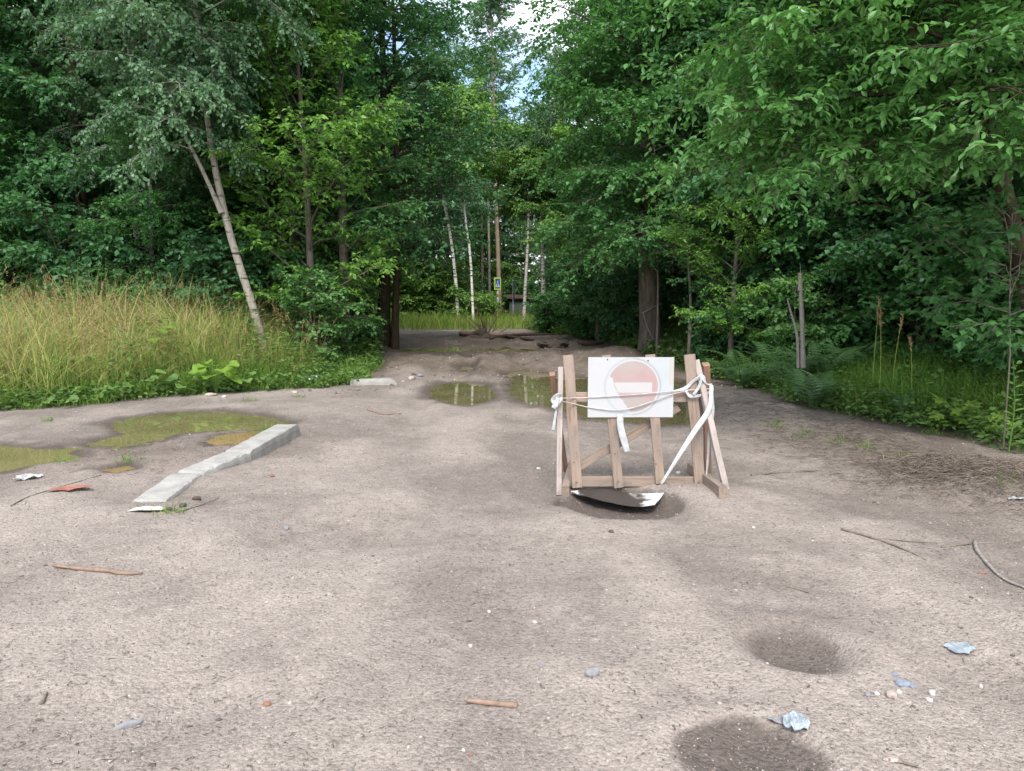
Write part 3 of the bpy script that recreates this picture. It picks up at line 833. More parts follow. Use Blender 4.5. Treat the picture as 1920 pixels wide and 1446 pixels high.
# --- beyond the bend
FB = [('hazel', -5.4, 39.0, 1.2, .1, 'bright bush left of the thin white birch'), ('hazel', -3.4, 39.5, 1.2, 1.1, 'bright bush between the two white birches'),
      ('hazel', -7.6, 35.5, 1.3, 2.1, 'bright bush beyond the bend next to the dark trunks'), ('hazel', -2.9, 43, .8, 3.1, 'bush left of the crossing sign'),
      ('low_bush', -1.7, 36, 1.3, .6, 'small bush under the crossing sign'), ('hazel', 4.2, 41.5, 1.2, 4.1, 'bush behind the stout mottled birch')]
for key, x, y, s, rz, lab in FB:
    put_tree('hazel_bush' if key == 'hazel' else 'bush', key, x, y, lab, 'bush', 'bushes beyond the bend', s, rz, 'sunlit_far_leaf')
FT = [('birch', 3.1, 34.5, 1.12, 0.9, None, 'tall birch overhanging the right side of the bend'), ('alder_b', -7.0, 39, 1.0, .6, 'sunlit_far_leaf', 'sunlit leafy tree beyond the bend on the left'), ('birch', -4.6, 44, 1.2, 1.6, None, 'tall birch rising behind the two white birches'),
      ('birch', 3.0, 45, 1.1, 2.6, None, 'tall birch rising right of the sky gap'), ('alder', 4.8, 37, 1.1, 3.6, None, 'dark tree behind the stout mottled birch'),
      ('linden', 1.0, 66, .8, 4.6, 'sunlit_far_leaf', 'leafy tree behind the far shed'),
      ('linden', -0.3, 68, .95, .4, None, 'leafy tree closing the gap behind the tall pinkish trunk'), ('linden', -2.6, 64, .85, 1.1, 'sunlit_far_leaf', 'low leafy tree behind the crossing sign'), ('linden', 3.6, 58, .8, 2.2, None, 'low leafy tree right of the far shed')]
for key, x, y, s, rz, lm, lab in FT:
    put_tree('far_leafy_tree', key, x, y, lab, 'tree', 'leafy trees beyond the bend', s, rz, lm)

# --- the depth of the wood: one mass each
def woodland(name, label, pts, keys, seed):
    rg = np.random.default_rng(seed)
    n = len(pts)
    V = np.array([[x, y, gz(x, y) - .1] for x, y in pts])
    me = bpy.data.meshes.new(name)
    me.from_pydata(V.tolist(), [], [])
    for nm, arr, typ in (('rz', rg.uniform(0, 6.28, n), 'FLOAT'), ('sc', rg.uniform(.85, 1.25, n), 'FLOAT'), ('kk', rg.integers(0, len(keys), n), 'INT')):
        me.attributes.new(nm, typ, 'POINT').data.foreach_set('value', arr.astype(np.int32 if typ == 'INT' else np.float32))
    o = link(name, me)
    tag(o, label, kind='stuff')
    ng = bpy.data.node_groups.new(name, 'GeometryNodeTree')
    ng.interface.new_socket('Geometry', in_out='INPUT', socket_type='NodeSocketGeometry')
    ng.interface.new_socket('Geometry', in_out='OUTPUT', socket_type='NodeSocketGeometry')
    nd, lk = ng.nodes, ng.links
    gi, go = nd.new('NodeGroupInput'), nd.new('NodeGroupOutput')
    def attr(nm, typ):
        a = nd.new('GeometryNodeInputNamedAttribute'); a.data_type = typ; a.inputs['Name'].default_value = nm
        return a.outputs['Attribute']
    rz, scl, kk = attr('rz', 'FLOAT'), attr('sc', 'FLOAT'), attr('kk', 'INT')
    cx = nd.new('ShaderNodeCombineXYZ'); lk.new(rz, cx.inputs['Z'])
    join = nd.new('GeometryNodeJoinGeometry')
    for i, (src) in enumerate(keys):
        cmp_ = nd.new('FunctionNodeCompare'); cmp_.data_type = 'INT'; cmp_.operation = 'EQUAL'
        ins = [s for s in cmp_.inputs if s.type == 'INT']
        lk.new(kk, ins[0]); ins[1].default_value = i
        for ob in src:
            oi = nd.new('GeometryNodeObjectInfo'); oi.transform_space = 'ORIGINAL'; oi.inputs['Object'].default_value = ob
            ip = nd.new('GeometryNodeInstanceOnPoints')
            lk.new(gi.outputs[0], ip.inputs['Points']); lk.new(cmp_.outputs[0], ip.inputs['Selection'])
            lk.new(oi.outputs['Geometry'], ip.inputs['Instance']); lk.new(cx.outputs[0], ip.inputs['Rotation']); lk.new(scl, ip.inputs['Scale'])
            lk.new(ip.outputs[0], join.inputs[0])
    lk.new(join.outputs[0], go.inputs[0])
    md = o.modifiers.new('trees', 'NODES'); md.node_group = ng
    return o

def src_of(key):
    t, c = TPL[key]
    return [o for me in (t, c) for o in [next(ob for ob in COL.objects if ob.data == me)]]
KEYS = [src_of('alder'), src_of('alder_b'), src_of('linden'), src_of('birch'), src_of('dark_bush')]
rgw = np.random.default_rng(5)
def scatter(x0, x1, y0, y1, step, keep):
    out = []
    for x in np.arange(x0, x1, step):
        for y in np.arange(y0, y1, step):
            a, b = x + rgw.uniform(-.4, .4) * step, y + rgw.uniform(-.4, .4) * step
            if keep(a, b): out.append((a, b))
    return out
woodland('woodland', 'dense dark mass of trees deep in the left wood', scatter(-34, -5, 21.5, 52, 2.7, lambda x, y: x < -7.0 and not (30 < y < 41 and x > -16)), KEYS, 1)
woodland('woodland', 'dense dark mass of trees deep in the right wood', scatter(5, 34, 8, 52, 2.8, lambda x, y: x > 6.5 and x > 10.8 - .9 * max(0, y - 10) and x > 6.2 and not (x < 9 and y < 16) and not (30 < y < 41 and x < 14)), KEYS, 2)
woodland('woodland', 'distant mass of trees closing the view beyond the bend', scatter(-56, 56, 53, 78, 4.2, lambda x, y: not (-.3 < x < 2.6) and not (-3.4 < x < 3.4 and y < 62)), KEYS, 3)
woodland('undergrowth', 'low bushes massed under the far trees', scatter(-16, 16, 44, 66, 2.3, lambda x, y: not (-4.0 < x < 4.2 and y < 62)), [src_of('hazel'), src_of('dark_bush')], 4)

# ------------------------------------------------------------------ willow with big leaves on the right
wp = px_path([(1952, 760), (1938, 600), (1903, 440), (1872, 310), (1850, 200), (1833, 70), (1822, -40), (1812, -200), (1800, -380)], 8.4, 16)
base = np.array([wp[0][0], wp[0][1], gz(wp[0][0], wp[0][1])])
pth = wp - base; pth[0, 2] = -.3
tb, lv = grow(90, pth, .105, .03, crown=(.36, .82), n1=34, L1=3.3, n2=12, l2=.34, ntw=6, kper=9, leaf=(.10, .047), kind='ovate', az=(3.55, .42), elev=(28, -2), droop=.22,
              twl=.34, leafdroop=.35, shape=lambda t: 1.0 - .35 * abs(t - .45))
tb2, lv2 = grow(91, pth, .105, .03, crown=(.40, .85), n1=15, L1=2.4, n2=10, l2=.34, ntw=6, kper=8, leaf=(.10, .047), kind='ovate', elev=(50, 10), droop=.2, twl=.34, leafdroop=.35)
tb += tb2[1:]
# side stem and the broken stem low at the right edge
tb.append((px_path([(1915, 470), (1880, 380), (1862, 330)], 8.45, 6) - base, np.linspace(.03, .012, 6), 6))
lv = tuple(np.concatenate([lv[q], lv2[q]]) for q in range(6)) + ('ovate',)
willow = empty('willow_tree', tuple(base), 'big leaved willow leaning in from the right edge over the verge', 'tree', WOODR)
link('trunk', trunk_mesh('trunk', tb, M['dark_bark']), willow)
P, A, NR, L, W, v, kind = lv
Pw = P + base
# the 300 leaves that show largest are single parts, the rest one crown
c_f = np.array([0, math.cos(PITCH), -math.sin(PITCH)]); c_u = np.array([0, math.sin(PITCH), math.cos(PITCH)])
rel = Pw - np.array([0, 0, CAM_H]); dep = rel @ c_f
uu = 960 + F_PX * rel[:, 0] / dep; vv = 723 - F_PX * (rel @ c_u) / dep
face = np.abs(np.sum(NR * nrm(rel), 1)) + .25
score = np.where((uu > 0) & (uu < 1920) & (vv > -10) & (dep > 1), face * L * W / dep ** 2, 0)
top = np.argsort(-score)[:300]
rest = np.setdiff1d(np.arange(len(P)), top)
c = link('crown', crown_mesh('crown', (P[rest], A[rest], NR[rest], L[rest], W[rest], v[rest], kind), M['willow_leaf']), willow)
c['kind'] = 'stuff'
LEAFM = []
T_, F_ = leaf_template('ovate')
for q in range(5):
    LEAFM.append(build_mesh('leaf', T_, F_, [M['willow_leaf']], dict(v=np.full(len(T_), .1 + .2 * q))))
def leaf_obj(name, me, parent, p, a, nr, l, w):
    a = a / np.linalg.norm(a); s = np.cross(a, nr); s /= np.linalg.norm(s); u = np.cross(s, a)
    o = link(name, me, parent)
    o.matrix_basis = Matrix(((s[0] * w, a[0] * l, u[0] * l, p[0]), (s[1] * w, a[1] * l, u[1] * l, p[1]), (s[2] * w, a[2] * l, u[2] * l, p[2]), (0, 0, 0, 1)))
    return o
for i in top:
    leaf_obj('leaf', LEAFM[int(v[i] * 4.99)], willow, P[i], A[i], NR[i], L[i], W[i])

# ------------------------------------------------------------------ grasses and herbs
def blades(n, xy, h, w, seed, lean=.5, vfn=None, segs=3):
    rg = np.random.default_rng(seed)
    x, y = xy[:, 0], xy[:, 1]
    z = terrain(x, y) - .02
    az = rg.uniform(0, 6.28, n); fa = rg.uniform(0, 6.28, n)
    ln = lean * rg.uniform(.15, 1.3, n) ** 1.4
    hh = h * rg.uniform(.55, 1.15, n)
    V = []
    for j in range(segs + 1):
        t = j / segs
        ox = np.cos(az) * hh * ln * t ** 1.8; oy = np.sin(az) * hh * ln * t ** 1.8
        oz = hh * (t - .28 * ln * t ** 3)
        ww = w * (1 - t) ** .7 * .5
        cx, cy = np.cos(fa) * ww, np.sin(fa) * ww
        if j < segs:
            V += [np.stack([x + ox - cx, y + oy - cy, z + oz], -1), np.stack([x + ox + cx, y + oy + cy, z + oz], -1)]
        else:
            V += [np.stack([x + ox, y + oy, z + oz], -1)]
    k = 2 * segs + 1
    VV = np.stack(V, 1).reshape(-1, 3)
    q = np.array([[2 * j, 2 * j + 1, 2 * j + 3, 2 * j + 2] for j in range(segs - 1)])
    t_ = np.array([[2 * segs - 2, 2 * segs - 1, 2 * segs]])
    off = (np.arange(n) * k)[:, None, None]
    vv_ = vfn(rg, n)
    return VV, [(q[None] + off).reshape(-1, 4), (t_[None] + off).reshape(-1, 3)], np.repeat(vv_, k)

def sample(n, box, keep, seed):
    rg = np.random.default_rng(seed); out = []
    got = 0
    while got < n:
        p = np.stack([rg.uniform(box[0], box[1], n), rg.uniform(box[2], box[3], n)], -1)
        p = p[keep(p[:, 0], p[:, 1], rg)]
        out.append(p); got += len(p)
    return np.concatenate(out)[:n]

def cat_mesh(parts):
    V, F, a, n = [], {}, [], 0
    for v_, fs, at in parts:
        for f in fs:
            if len(f): F.setdefault(f.shape[1], []).append(f + n)
        V.append(v_); a.append(at); n += len(v_)
    return np.concatenate(V), [np.concatenate(f) for f in F.values()], np.concatenate(a)

# tall meadow grass on the left bank
keepL = lambda x, y, rg: (edge_l(x, y) > 0.25 + .5 * fbm(x * 1.3, y * 1.3, 5, 2)) & (x < -2.2) & (rg.uniform(0, 1, len(x)) < .35 + .65 * ss(0, 1.2, edge_l(x, y)))
xy = sample(46000, (-14.5, -2.6, 9.4, 19.0), keepL, 11)
dl = edge_l(xy[:, 0], xy[:, 1])
hloc = (0.34 + 0.80 * ss(0.0, 2.0, dl)) * (0.8 + 1.1 * (fbm(xy[:, 0] * .7, xy[:, 1] * .7, 15, 3) + .15)) * (1 - .45 * ss(-6.5, -3.5, xy[:, 0]))
dry = np.clip(.05 + .30 * (vnoise(xy[:, 0] * 3.1, xy[:, 1] * 3.1, 23) - .3) + .60 * ss(.3, 2.4, dl) * (1 - .75 * ss(-6.5, -3.2, xy[:, 0])) + .9 * fbm(xy[:, 0] * .8, xy[:, 1] * .8, 16, 3), 0, 1)
nA = 24000
dA, dB = dry[:nA], dry[nA:]
clump = 1 + 0.75 * (vnoise(xy[:, 0] * 2.6, xy[:, 1] * 2.6, 19) - .5) * 2
p1 = blades(nA, xy[:nA], (hloc * clump)[:nA], .017, 12, 1.7, lambda rg, n: np.clip(dA + rg.normal(.06, .28, n), 0, 1), 4)
p2 = blades(len(xy) - nA, xy[nA:], (hloc * clump)[nA:], .010, 17, .9, lambda rg, n: np.clip(dB + rg.normal(.1, .3, n), 0, 1))
V, F, a = cat_mesh([p1, p2])
me = build_mesh('tall_grass', V, F, [M['tall_grass']], dict(v=a))
tag(link('tall_grass', me), 'tall straw and green meadow grass on the left bank', kind='stuff')

# ripe seed stalks standing above it
def stalks(n, xy, h, seed, head=.16):
    rg = np.random.default_rng(seed)
    V, F, a = blades(n, xy, h, .006, seed, .28, lambda r, m: r.uniform(.3, .9, m))
    x, y = xy[:, 0], xy[:, 1]
    k = 7
    tipP = V.reshape(n, k, 3)[:, -1]; pre = V.reshape(n, k, 3)[:, -3:-1].mean(1)
    d = nrm(tipP - pre)
    m = 7
    t = np.arange(m) / m
    P = tipP[:, None] - d[:, None] * (head * (t - .1))[None, :, None]
    A_ = d[:, None] * .8 + rg.normal(0, .35, (n, m, 3))
    N_ = rg.normal(0, 1, (n, m, 3))
    LL = np.full(n * m, .05) * rg.uniform(.7, 1.3, n * m); WW = np.full(n * m, .014)
    V2, F2, kk = place_leaves(P.reshape(-1, 3), A_.reshape(-1, 3), N_.reshape(-1, 3), LL, WW, 'diamond')
    return [(V, F, a), (V2, F2, np.repeat(rg.uniform(0, 1, n * m), kk))]
xy = sample(2100, (-14.5, -3.4, 11, 17.5), lambda x, y, rg: (edge_l(x, y) > 1.3) & (fbm(x * .9, y * .9, 18, 2) > -.05), 13)
V, F, a = cat_mesh(stalks(len(xy), xy, (1.25 - .3 * ss(-6, -4, xy[:, 0])) * (.75 + .5 * vnoise(xy[:, 0] * 2, xy[:, 1] * 2, 77)), 14))
tag(link('grass_seed_heads', build_mesh('grass_seed_heads', V, F, [M['seed_head']], dict(v=a))), 'brown ripe grass heads above the left meadow', kind='stuff')

# verge grass: both road sides, under the wood, and beyond the bend
parts = []
kR = lambda x, y, rg: (edge_r(x, y) > .12 + .6 * fbm(x * 1.6, y * 1.6, 25, 2)) & (edge_r(x, y) < 3.2) & (rg.uniform(0, 1, len(x)) < .25 + .75 * ss(-.05, .15, fbm(x * .9, y * .9, 26, 2)))
xy = sample(12500, (3.3, 9, 6.5, 22), kR, 21)
dr_ = edge_r(xy[:, 0], xy[:, 1])
cl_ = sample(60, (3.6, 8, 7, 15), lambda x, y, rg: (edge_r(x, y) > .3) & (edge_r(x, y) < 2.2), 65)
cxy = np.repeat(cl_, 45, 0) + np.random.default_rng(66).normal(0, .07, (60 * 45, 2))
parts.append(blades(len(cxy), cxy, .55, .012, 67, 1.3, lambda rg, n: np.clip(rg.normal(.45, .25, n), 0, 1)))
parts.append(blades(len(xy), xy, .12 + .45 * ss(.1, 1.0, dr_) * (.5 + vnoise(xy[:, 0], xy[:, 1], 8)), .012, 22, .9, lambda rg, n: np.clip(rg.normal(.35, .22, n), 0, 1)))
kL2 = lambda x, y, rg: (edge_l(x, y) > 0.02 + .35 * fbm(x * 2, y * 2, 27, 2)) & (edge_l(x, y) < 1.6)
xy = sample(14000, (-11, -2.2, 9.5, 16.5), kL2, 23)
parts.append(blades(len(xy), xy, .10 + .42 * vnoise(xy[:, 0] * 1.3, xy[:, 1] * 1.3, 9) ** 1.5, .011, 24, 1.1, lambda rg, n: np.clip(rg.normal(.5, .28, n), 0, 1)))
xy = sample(8000, (-9, 2.2, 30.8, 44), lambda x, y, rg: y > 31.2 + .5 * np.sin(x) + .15 * x, 25)
parts.append(blades(len(xy), xy, .6 + .4 * vnoise(xy[:, 0] * .6, xy[:, 1] * .6, 10), .03, 26, .5, lambda rg, n: np.clip(rg.normal(.75, .22, n), 0, 1)))
# single tufts out on the dirt near both edges and at the kerb
tf = [gp(u, v)[:2] for u, v in [(497, 806), (484, 812), (240, 866), (425, 830), (330, 812), (250, 800), (130, 866), (320, 962), (1880, 905), (1510, 815), (1450, 800), (1690, 860), (1560, 830), (1620, 838), (1760, 868), (1830, 872), (90, 790), (560, 745), (470, 752)]]
rgt = np.random.default_rng(61)
xy = np.concatenate([np.array(p)[None] + rgt.normal(0, .06, (46, 2)) for p in tf])
parts.append(blades(len(xy), xy, .11, .007, 62, 1.1, lambda rg, n: np.clip(rg.normal(.5, .25, n), 0, 1)))
xy = np.array(gp(1036, 1016)[:2])[None] + rgt.normal(0, .05, (16, 2))
parts.append(blades(len(xy), xy, .06, .005, 63, 1.1, lambda rg, n: np.clip(rg.normal(.6, .2, n), 0, 1)))
xy = sample(5000, (-8, 6, 16, 31), lambda x, y, rg: ((edge_l(x, y) > .05) & (edge_l(x, y) < 2)) | ((edge_r(x, y) > .1) & (edge_r(x, y) < 2.2) & (y > 19)), 27)
parts.append(blades(len(xy), xy, .35, .02, 28, .8, lambda rg, n: np.clip(rg.normal(.3, .2, n), 0, 1)))
V, F, a = cat_mesh(parts)
tag(link('verge_grass', build_mesh('verge_grass', V, F, [M['verge_grass']], dict(v=a))), 'green grass along both verges of the track', kind='stuff')

# low broad leaved ground cover
def herb_cover(n, xy, per, size, h, seed):
    rg = np.random.default_rng(seed)
    z = terrain(xy[:, 0], xy[:, 1])
    base_ = np.repeat(np.stack([xy[:, 0], xy[:, 1], z], -1), per, 0)
    m = len(base_)
    az = rg.uniform(0, 6.28, m)
    hh = np.repeat(h * rg.uniform(.4, 1.2, n), per) * rg.uniform(.15, 1, m)
    r = rg.uniform(.02, .16, m)
    P = base_ + np.stack([np.cos(az) * r, np.sin(az) * r, hh], -1)
    A_ = np.stack([np.cos(az), np.sin(az), rg.normal(.05, .35, m)], -1)
    NR_ = nrm(np.array([0, 0, 1.0]) + rg.normal(0, .35, (m, 3)))
    LL = size * rg.uniform(.6, 1.3, m)
    V2, F2, kk = place_leaves(P, A_, NR_, LL, LL * rg.uniform(.5, .8, m), 'diamond')
    vv2 = np.clip(np.repeat(rg.uniform(0, 1, n), per) * .6 + rg.uniform(0, .4, m), 0, 1)
    return V2, F2, np.repeat(vv2, kk)
xy1 = sample(520, (-11, -2.2, 9.5, 16.5), lambda x, y, rg: (edge_l(x, y) > -.05 + .4 * fbm(x * 2, y * 2, 28, 2)) & (edge_l(x, y) < 1.1), 31)
xy2 = sample(2500, (3.3, 10, 6.5, 20), lambda x, y, rg: (edge_r(x, y) > .05 + .5 * fbm(x * 2, y * 2, 29, 2)) & (edge_r(x, y) < 3.5), 32)
xy3 = sample(2600, (-9, 7, 17, 33), lambda x, y, rg: ((edge_l(x, y) > .0) & (edge_l(x, y) < 3)) | ((edge_r(x, y) > .1) & (edge_r(x, y) < 3)), 33)
xy4 = sample(420, (-13.5, -3.4, 10.5, 16), lambda x, y, rg: (edge_l(x, y) > .7) & (fbm(x * .8, y * .8, 88, 2) > -.08), 38)
V, F, a = cat_mesh([herb_cover(len(xy4), xy4, 16, .085, .95, 39), herb_cover(len(xy1), xy1, 12, .085, .22, 34), herb_cover(len(xy2), xy2, 14, .08, .34, 35), herb_cover(len(xy3), xy3, 12, .12, .45, 36)])
tag(link('ground_cover', build_mesh('ground_cover', V, F, [M['herb_leaf']], dict(v=a))), 'low leafy herbs and weeds growing on both verges', kind='stuff')

# ferns on the right bank, every frond a part
def frond_mesh(seed, L=.8, pairs=15):
    rg = np.random.default_rng(seed)
    s = np.linspace(0, 1, pairs + 3)
    cen = np.stack([.04 * np.sin(s * 3 + seed), L * (s - .12 * s ** 2), L * (.55 * s - .72 * s ** 2.1)], -1)
    tv, tf = tubes([(cen, np.linspace(.006, .002, len(cen)), 3)])
    P, A_, NN, LL, WW = [], [], [], [], []
    for i in range(2, pairs + 2):
        t = s[i]
        T = nrm(cen[min(i + 1, len(cen) - 1)] - cen[i - 1])
        side = np.array([1.0, 0, 0])
        up = np.cross(side, T)
        ln = L * .30 * (math.sin(math.pi * min(1, .12 + .88 * (1 - t) ** .8 if t > .3 else .35 + 1.1 * t)) ** .8 if t < .98 else .1)
        ln = L * .27 * min(1, .3 + 2.4 * t) * (1.02 - t) ** .75 * 1.3
        for sg in (-1, 1):
            a_ = side * sg + T * .35 - up * .12
            # each leaflet carries its own small lobes
            for q in range(1, 4):
                f0 = q / 4
                P.append(cen[i] + nrm(a_) * ln * f0); A_.append(a_ + (T * .8 if q % 2 else -T * .5)); LL.append(max(.010, ln * .22 * (1 - .5 * f0))); WW.append(max(.006, ln * .09)); NN.append(up + rg.normal(0, .15, 3))
            P.append(cen[i]); A_.append(a_); LL.append(ln); WW.append(ln * .13); NN.append(up)
    P, A_, NN, LL, WW = map(np.array, (P, A_, NN, LL, WW))
    V2, F2, kk = place_leaves(P, A_, NN, LL, WW, 'diamond')
    return V2, F2, tv, tf, kk
FR = []
for q in range(4):
    V2, F2, tv, tf, kk = frond_mesh(q)
    V, F, a = cat_mesh([(V2, F2, np.clip(np.random.default_rng(q).normal(.25 + .15 * q, .12, len(V2)), 0, 1)), (tv, [tf], np.full(len(tv), .4))])
    FR.append(build_mesh('frond', V, F, [M['fern_leaf']], dict(v=a)))
FERNS = [(1395, 690, 1.0, 'leftmost fern clump on the right bank'), (1440, 668, .95, 'fern clump behind the leftmost fern'), (1478, 700, 1.15, 'large fern clump in front of the grey dead stem'),
         (1545, 690, 1.1, 'fern clump right of the grey dead stem'), (1520, 730, .8, 'small fern clump lowest on the right bank'), (1600, 672, .9, 'rightmost fern clump beside the tall grass stalks'),
         (1700, 742, .6, 'small fern beneath the tall grass stalks'), (1350, 668, .7, 'small fern nearest the aspen trunk')]
rgf = np.random.default_rng(77)
for u, v_, s, lab in FERNS:
    q = gp(u, v_ + 36)
    e = empty('fern', tuple(q), lab, 'fern', 'ferns on the right bank', rgf.uniform(0, 6.28), s * 1.35)
    nf = 9
    for k in range(nf):
        o = link('frond', FR[int(rgf.integers(0, 4))], e)
        o.rotation_euler = (math.radians(rgf.uniform(22, 58)), 0, k / nf * 6.28 + rgf.normal(0, .2))
        o.location = (0, 0, .02); f_ = rgf.uniform(.75, 1.15); o.scale = (f_, f_, f_)

# big leaved plants (burdock) on the left verge, lime seedlings on the right verge
def plant(name, u, v_, label, cat, group, mesh_list, n, size, h, seed, tilt=.35, wide=.95):
    rg = np.random.default_rng(seed)
    q = gp(u, v_)
    e = empty(name, tuple(q), label, cat, group)
    tb = []
    for i in range(n):
        az = i * 2.4 + rg.normal(0, .3); r = size * rg.uniform(.35, 1.0); hh = h * rg.uniform(.35, 1.0)
        p = np.array([math.cos(az) * r, math.sin(az) * r, hh])
        a_ = np.array([math.cos(az), math.sin(az), rg.normal(-.05, tilt)])
        nn = np.array([-math.cos(az) * .15, -.35 - math.sin(az) * .15, 1.0]) + rg.normal(0, .2, 3)
        l = size * rg.uniform(.75, 1.25)
        leaf_obj('leaf', mesh_list[int(rg.integers(0, len(mesh_list)))], e, p, a_, nn, l, l * wide)
        tb.append((catmull([np.array([0, 0, -.03]), np.array([p[0] * .35, p[1] * .35, hh * .75]), p], 5), np.linspace(.007, .004, 5) * (.5 + size), 4))
    V, F = tubes(tb)
    link('stems', build_mesh('stems', V, [F], [M['herb_leaf']], dict(v=np.full(len(V), .7))), e)
    return e
T_, F_ = leaf_template('heart')
HM = [build_mesh('leaf', T_, F_, [M['lime_leaf']], dict(v=np.full(len(T_), .12 * q))) for q in range(4)]
HM2 = [build_mesh('leaf', T_, F_, [M['herb_leaf']], dict(v=np.full(len(T_), .45 + .15 * q))) for q in range(4)]
BG = 'large leaved plants on the left verge'
plant('burdock', 405, 738, 'bright big leaved burdock at the edge of the left grass', 'plant', BG, HM, 17, .24, .62, 1)
plant('burdock', 455, 733, 'smaller burdock right of the brightest burdock', 'plant', BG, HM2, 9, .18, .38, 2)
plant('burdock', 350, 740, 'burdock left of the brightest burdock', 'plant', BG, HM2, 8, .17, .32, 3)
plant('burdock', 295, 712, 'yellow green burdock half hidden in the grass', 'plant', BG, HM, 6, .26, .62, 4)
plant('burdock', 262, 742, 'pale burdock with wide leaves low in the grass', 'plant', BG, HM2, 8, .22, .42, 5)
plant('burdock', 175, 752, 'low burdock at the muddy edge near the left puddle', 'plant', BG, HM2, 9, .17, .22, 6)
plant('burdock', 110, 764, 'small burdock at the mud edge further left', 'plant', BG, HM2, 7, .14, .18, 7)
T_, F_ = leaf_template('maple')
MM = [build_mesh('leaf', T_, F_, [M['lime_leaf']], dict(v=np.full(len(T_), .2 + .25 * q))) for q in range(3)]
SG = 'yellow green seedlings on the right verge'
plant('maple_seedling', 1788, 806, 'yellow green maple seedling on the right verge, leftmost', 'plant', SG, MM, 16, .2, .34, 8)
plant('maple_seedling', 1835, 812, 'yellow green maple seedling on the right verge, middle', 'plant', SG, MM, 15, .19, .3, 9)
plant('maple_seedling', 1895, 828, 'yellow green maple seedling beside the right picture edge', 'plant', SG, MM, 12, .17, .26, 10)
plant('maple_seedling', 1760, 806, 'small lime seedling nearest the track on the right', 'plant', SG, MM, 7, .10, .14, 11)
T_, F_ = leaf_template('ovate')
OM = [build_mesh('leaf', T_, F_, [M['herb_leaf']], dict(v=np.full(len(T_), .3 + .2 * q))) for q in range(3)]
def weed(u, v0, Y, h, n, label, seed, lsz=.12):
    rg = np.random.default_rng(seed)
    p0 = at_y(u, v0, Y); b = np.array([p0[0], Y, gz(p0[0], Y)])
    e = empty('tall_weed', tuple(b), label, 'weed', 'tall leafy weeds')
    st = np.array([[0, 0, -.05], [.03, 0, h * .5], [.0, .02, h]])
    V, F = tubes([(catmull(st, 8), np.linspace(.008, .003, 8), 5)])
    link('stem', build_mesh('stem', V, [F], [M['herb_leaf']], dict(v=np.full(len(V), .8))), e)
    for i in range(n):
        t = .3 + .7 * i / n; az = i * 2.4
        leaf_obj('leaf', OM[i % 3], e, np.array([.02, 0, h * t]), np.array([math.cos(az), math.sin(az), .5]), np.array([0, -.3, 1.0]) + rg.normal(0, .2, 3), lsz * (1.2 - .6 * t), lsz * .35)
weed(128, 560, 14.5, 1.55, 26, 'tall leafy weed rising above the left grass', 1, .2)
weed(6, 560, 13.6, 1.45, 24, 'tall leafy weed at the left picture edge', 2, .2)
weed(1905, 640, 7.7, .95, 22, 'leafy weed at the right picture edge', 3, .12)

# tall straw coloured stalks on the right verge
def stalk_thing(u, v0, Y, h, lean, label, seed):
    p0 = at_y(u, v0, Y); b = np.array([p0[0], Y, gz(p0[0], Y)])
    e = empty('grass_stalk', tuple(b), label, 'grass stalk', 'tall stalks on the right verge')
    V, F = tubes([(catmull([[0, 0, -.05], [lean * .35, 0, h * .55], [lean, .02, h]], 7), np.linspace(.007, .003, 7), 4)])
    link('stem', build_mesh('stem', V, [F], [M['tall_grass']], dict(v=np.full(len(V), .6))), e)
    rg = np.random.default_rng(seed); m = 26
    t = rg.uniform(.8, 1.0, m)
    P = np.stack([lean * t ** 1.6, .02 * t, h * t], -1)
    V, F, kk = place_leaves(P, np.array([lean * .5, 0, 1.0]) + rg.normal(0, .4, (m, 3)), rg.normal(0, 1, (m, 3)), np.full(m, .06), np.full(m, .02), 'diamond')
    link('seed_head', build_mesh('seed_head', V, F, [M['seed_head']], dict(v=np.repeat(rg.uniform(0, 1, m), kk))), e)
stalk_thing(1636, 700, 11.0, 1.5, .05, 'straight tall stalk on the right verge, leftmost', 1)
stalk_thing(1652, 700, 10.9, 1.35, -.05, 'tall stalk close right of the leftmost one', 2)
stalk_thing(1672, 700, 10.8, 1.25, .12, 'stalk leaning right on the right verge', 3)
stalk_thing(1712, 700, 10.2, .95, -.05, 'shortest stalk, further right on the right verge', 4)

# ------------------------------------------------------------------ loose grit, clods and twig litter on the road
def scatter_road(n, seed, near=2.0, far=14.0, xm=6.5):
    rg = np.random.default_rng(seed)
    y = near * (far / near) ** rg.uniform(0, 1, n)
    x = rg.uniform(-1, 1, n) * np.minimum(xm, 0.72 * y + .3)
    ok = (xl(y) - x < .1) & (x - xr(y) < .15)
    x, y = x[ok], y[ok]
    z, wet, mud, soil, pale = terrain(x, y, True)
    inw = np.zeros(len(x), bool)
    for nm, lev, w, poly in PUD:
        inw |= (sdf_poly(x, y, poly) < .12)
    k = ~inw
    return np.stack([x, y, z], -1)[k], rg

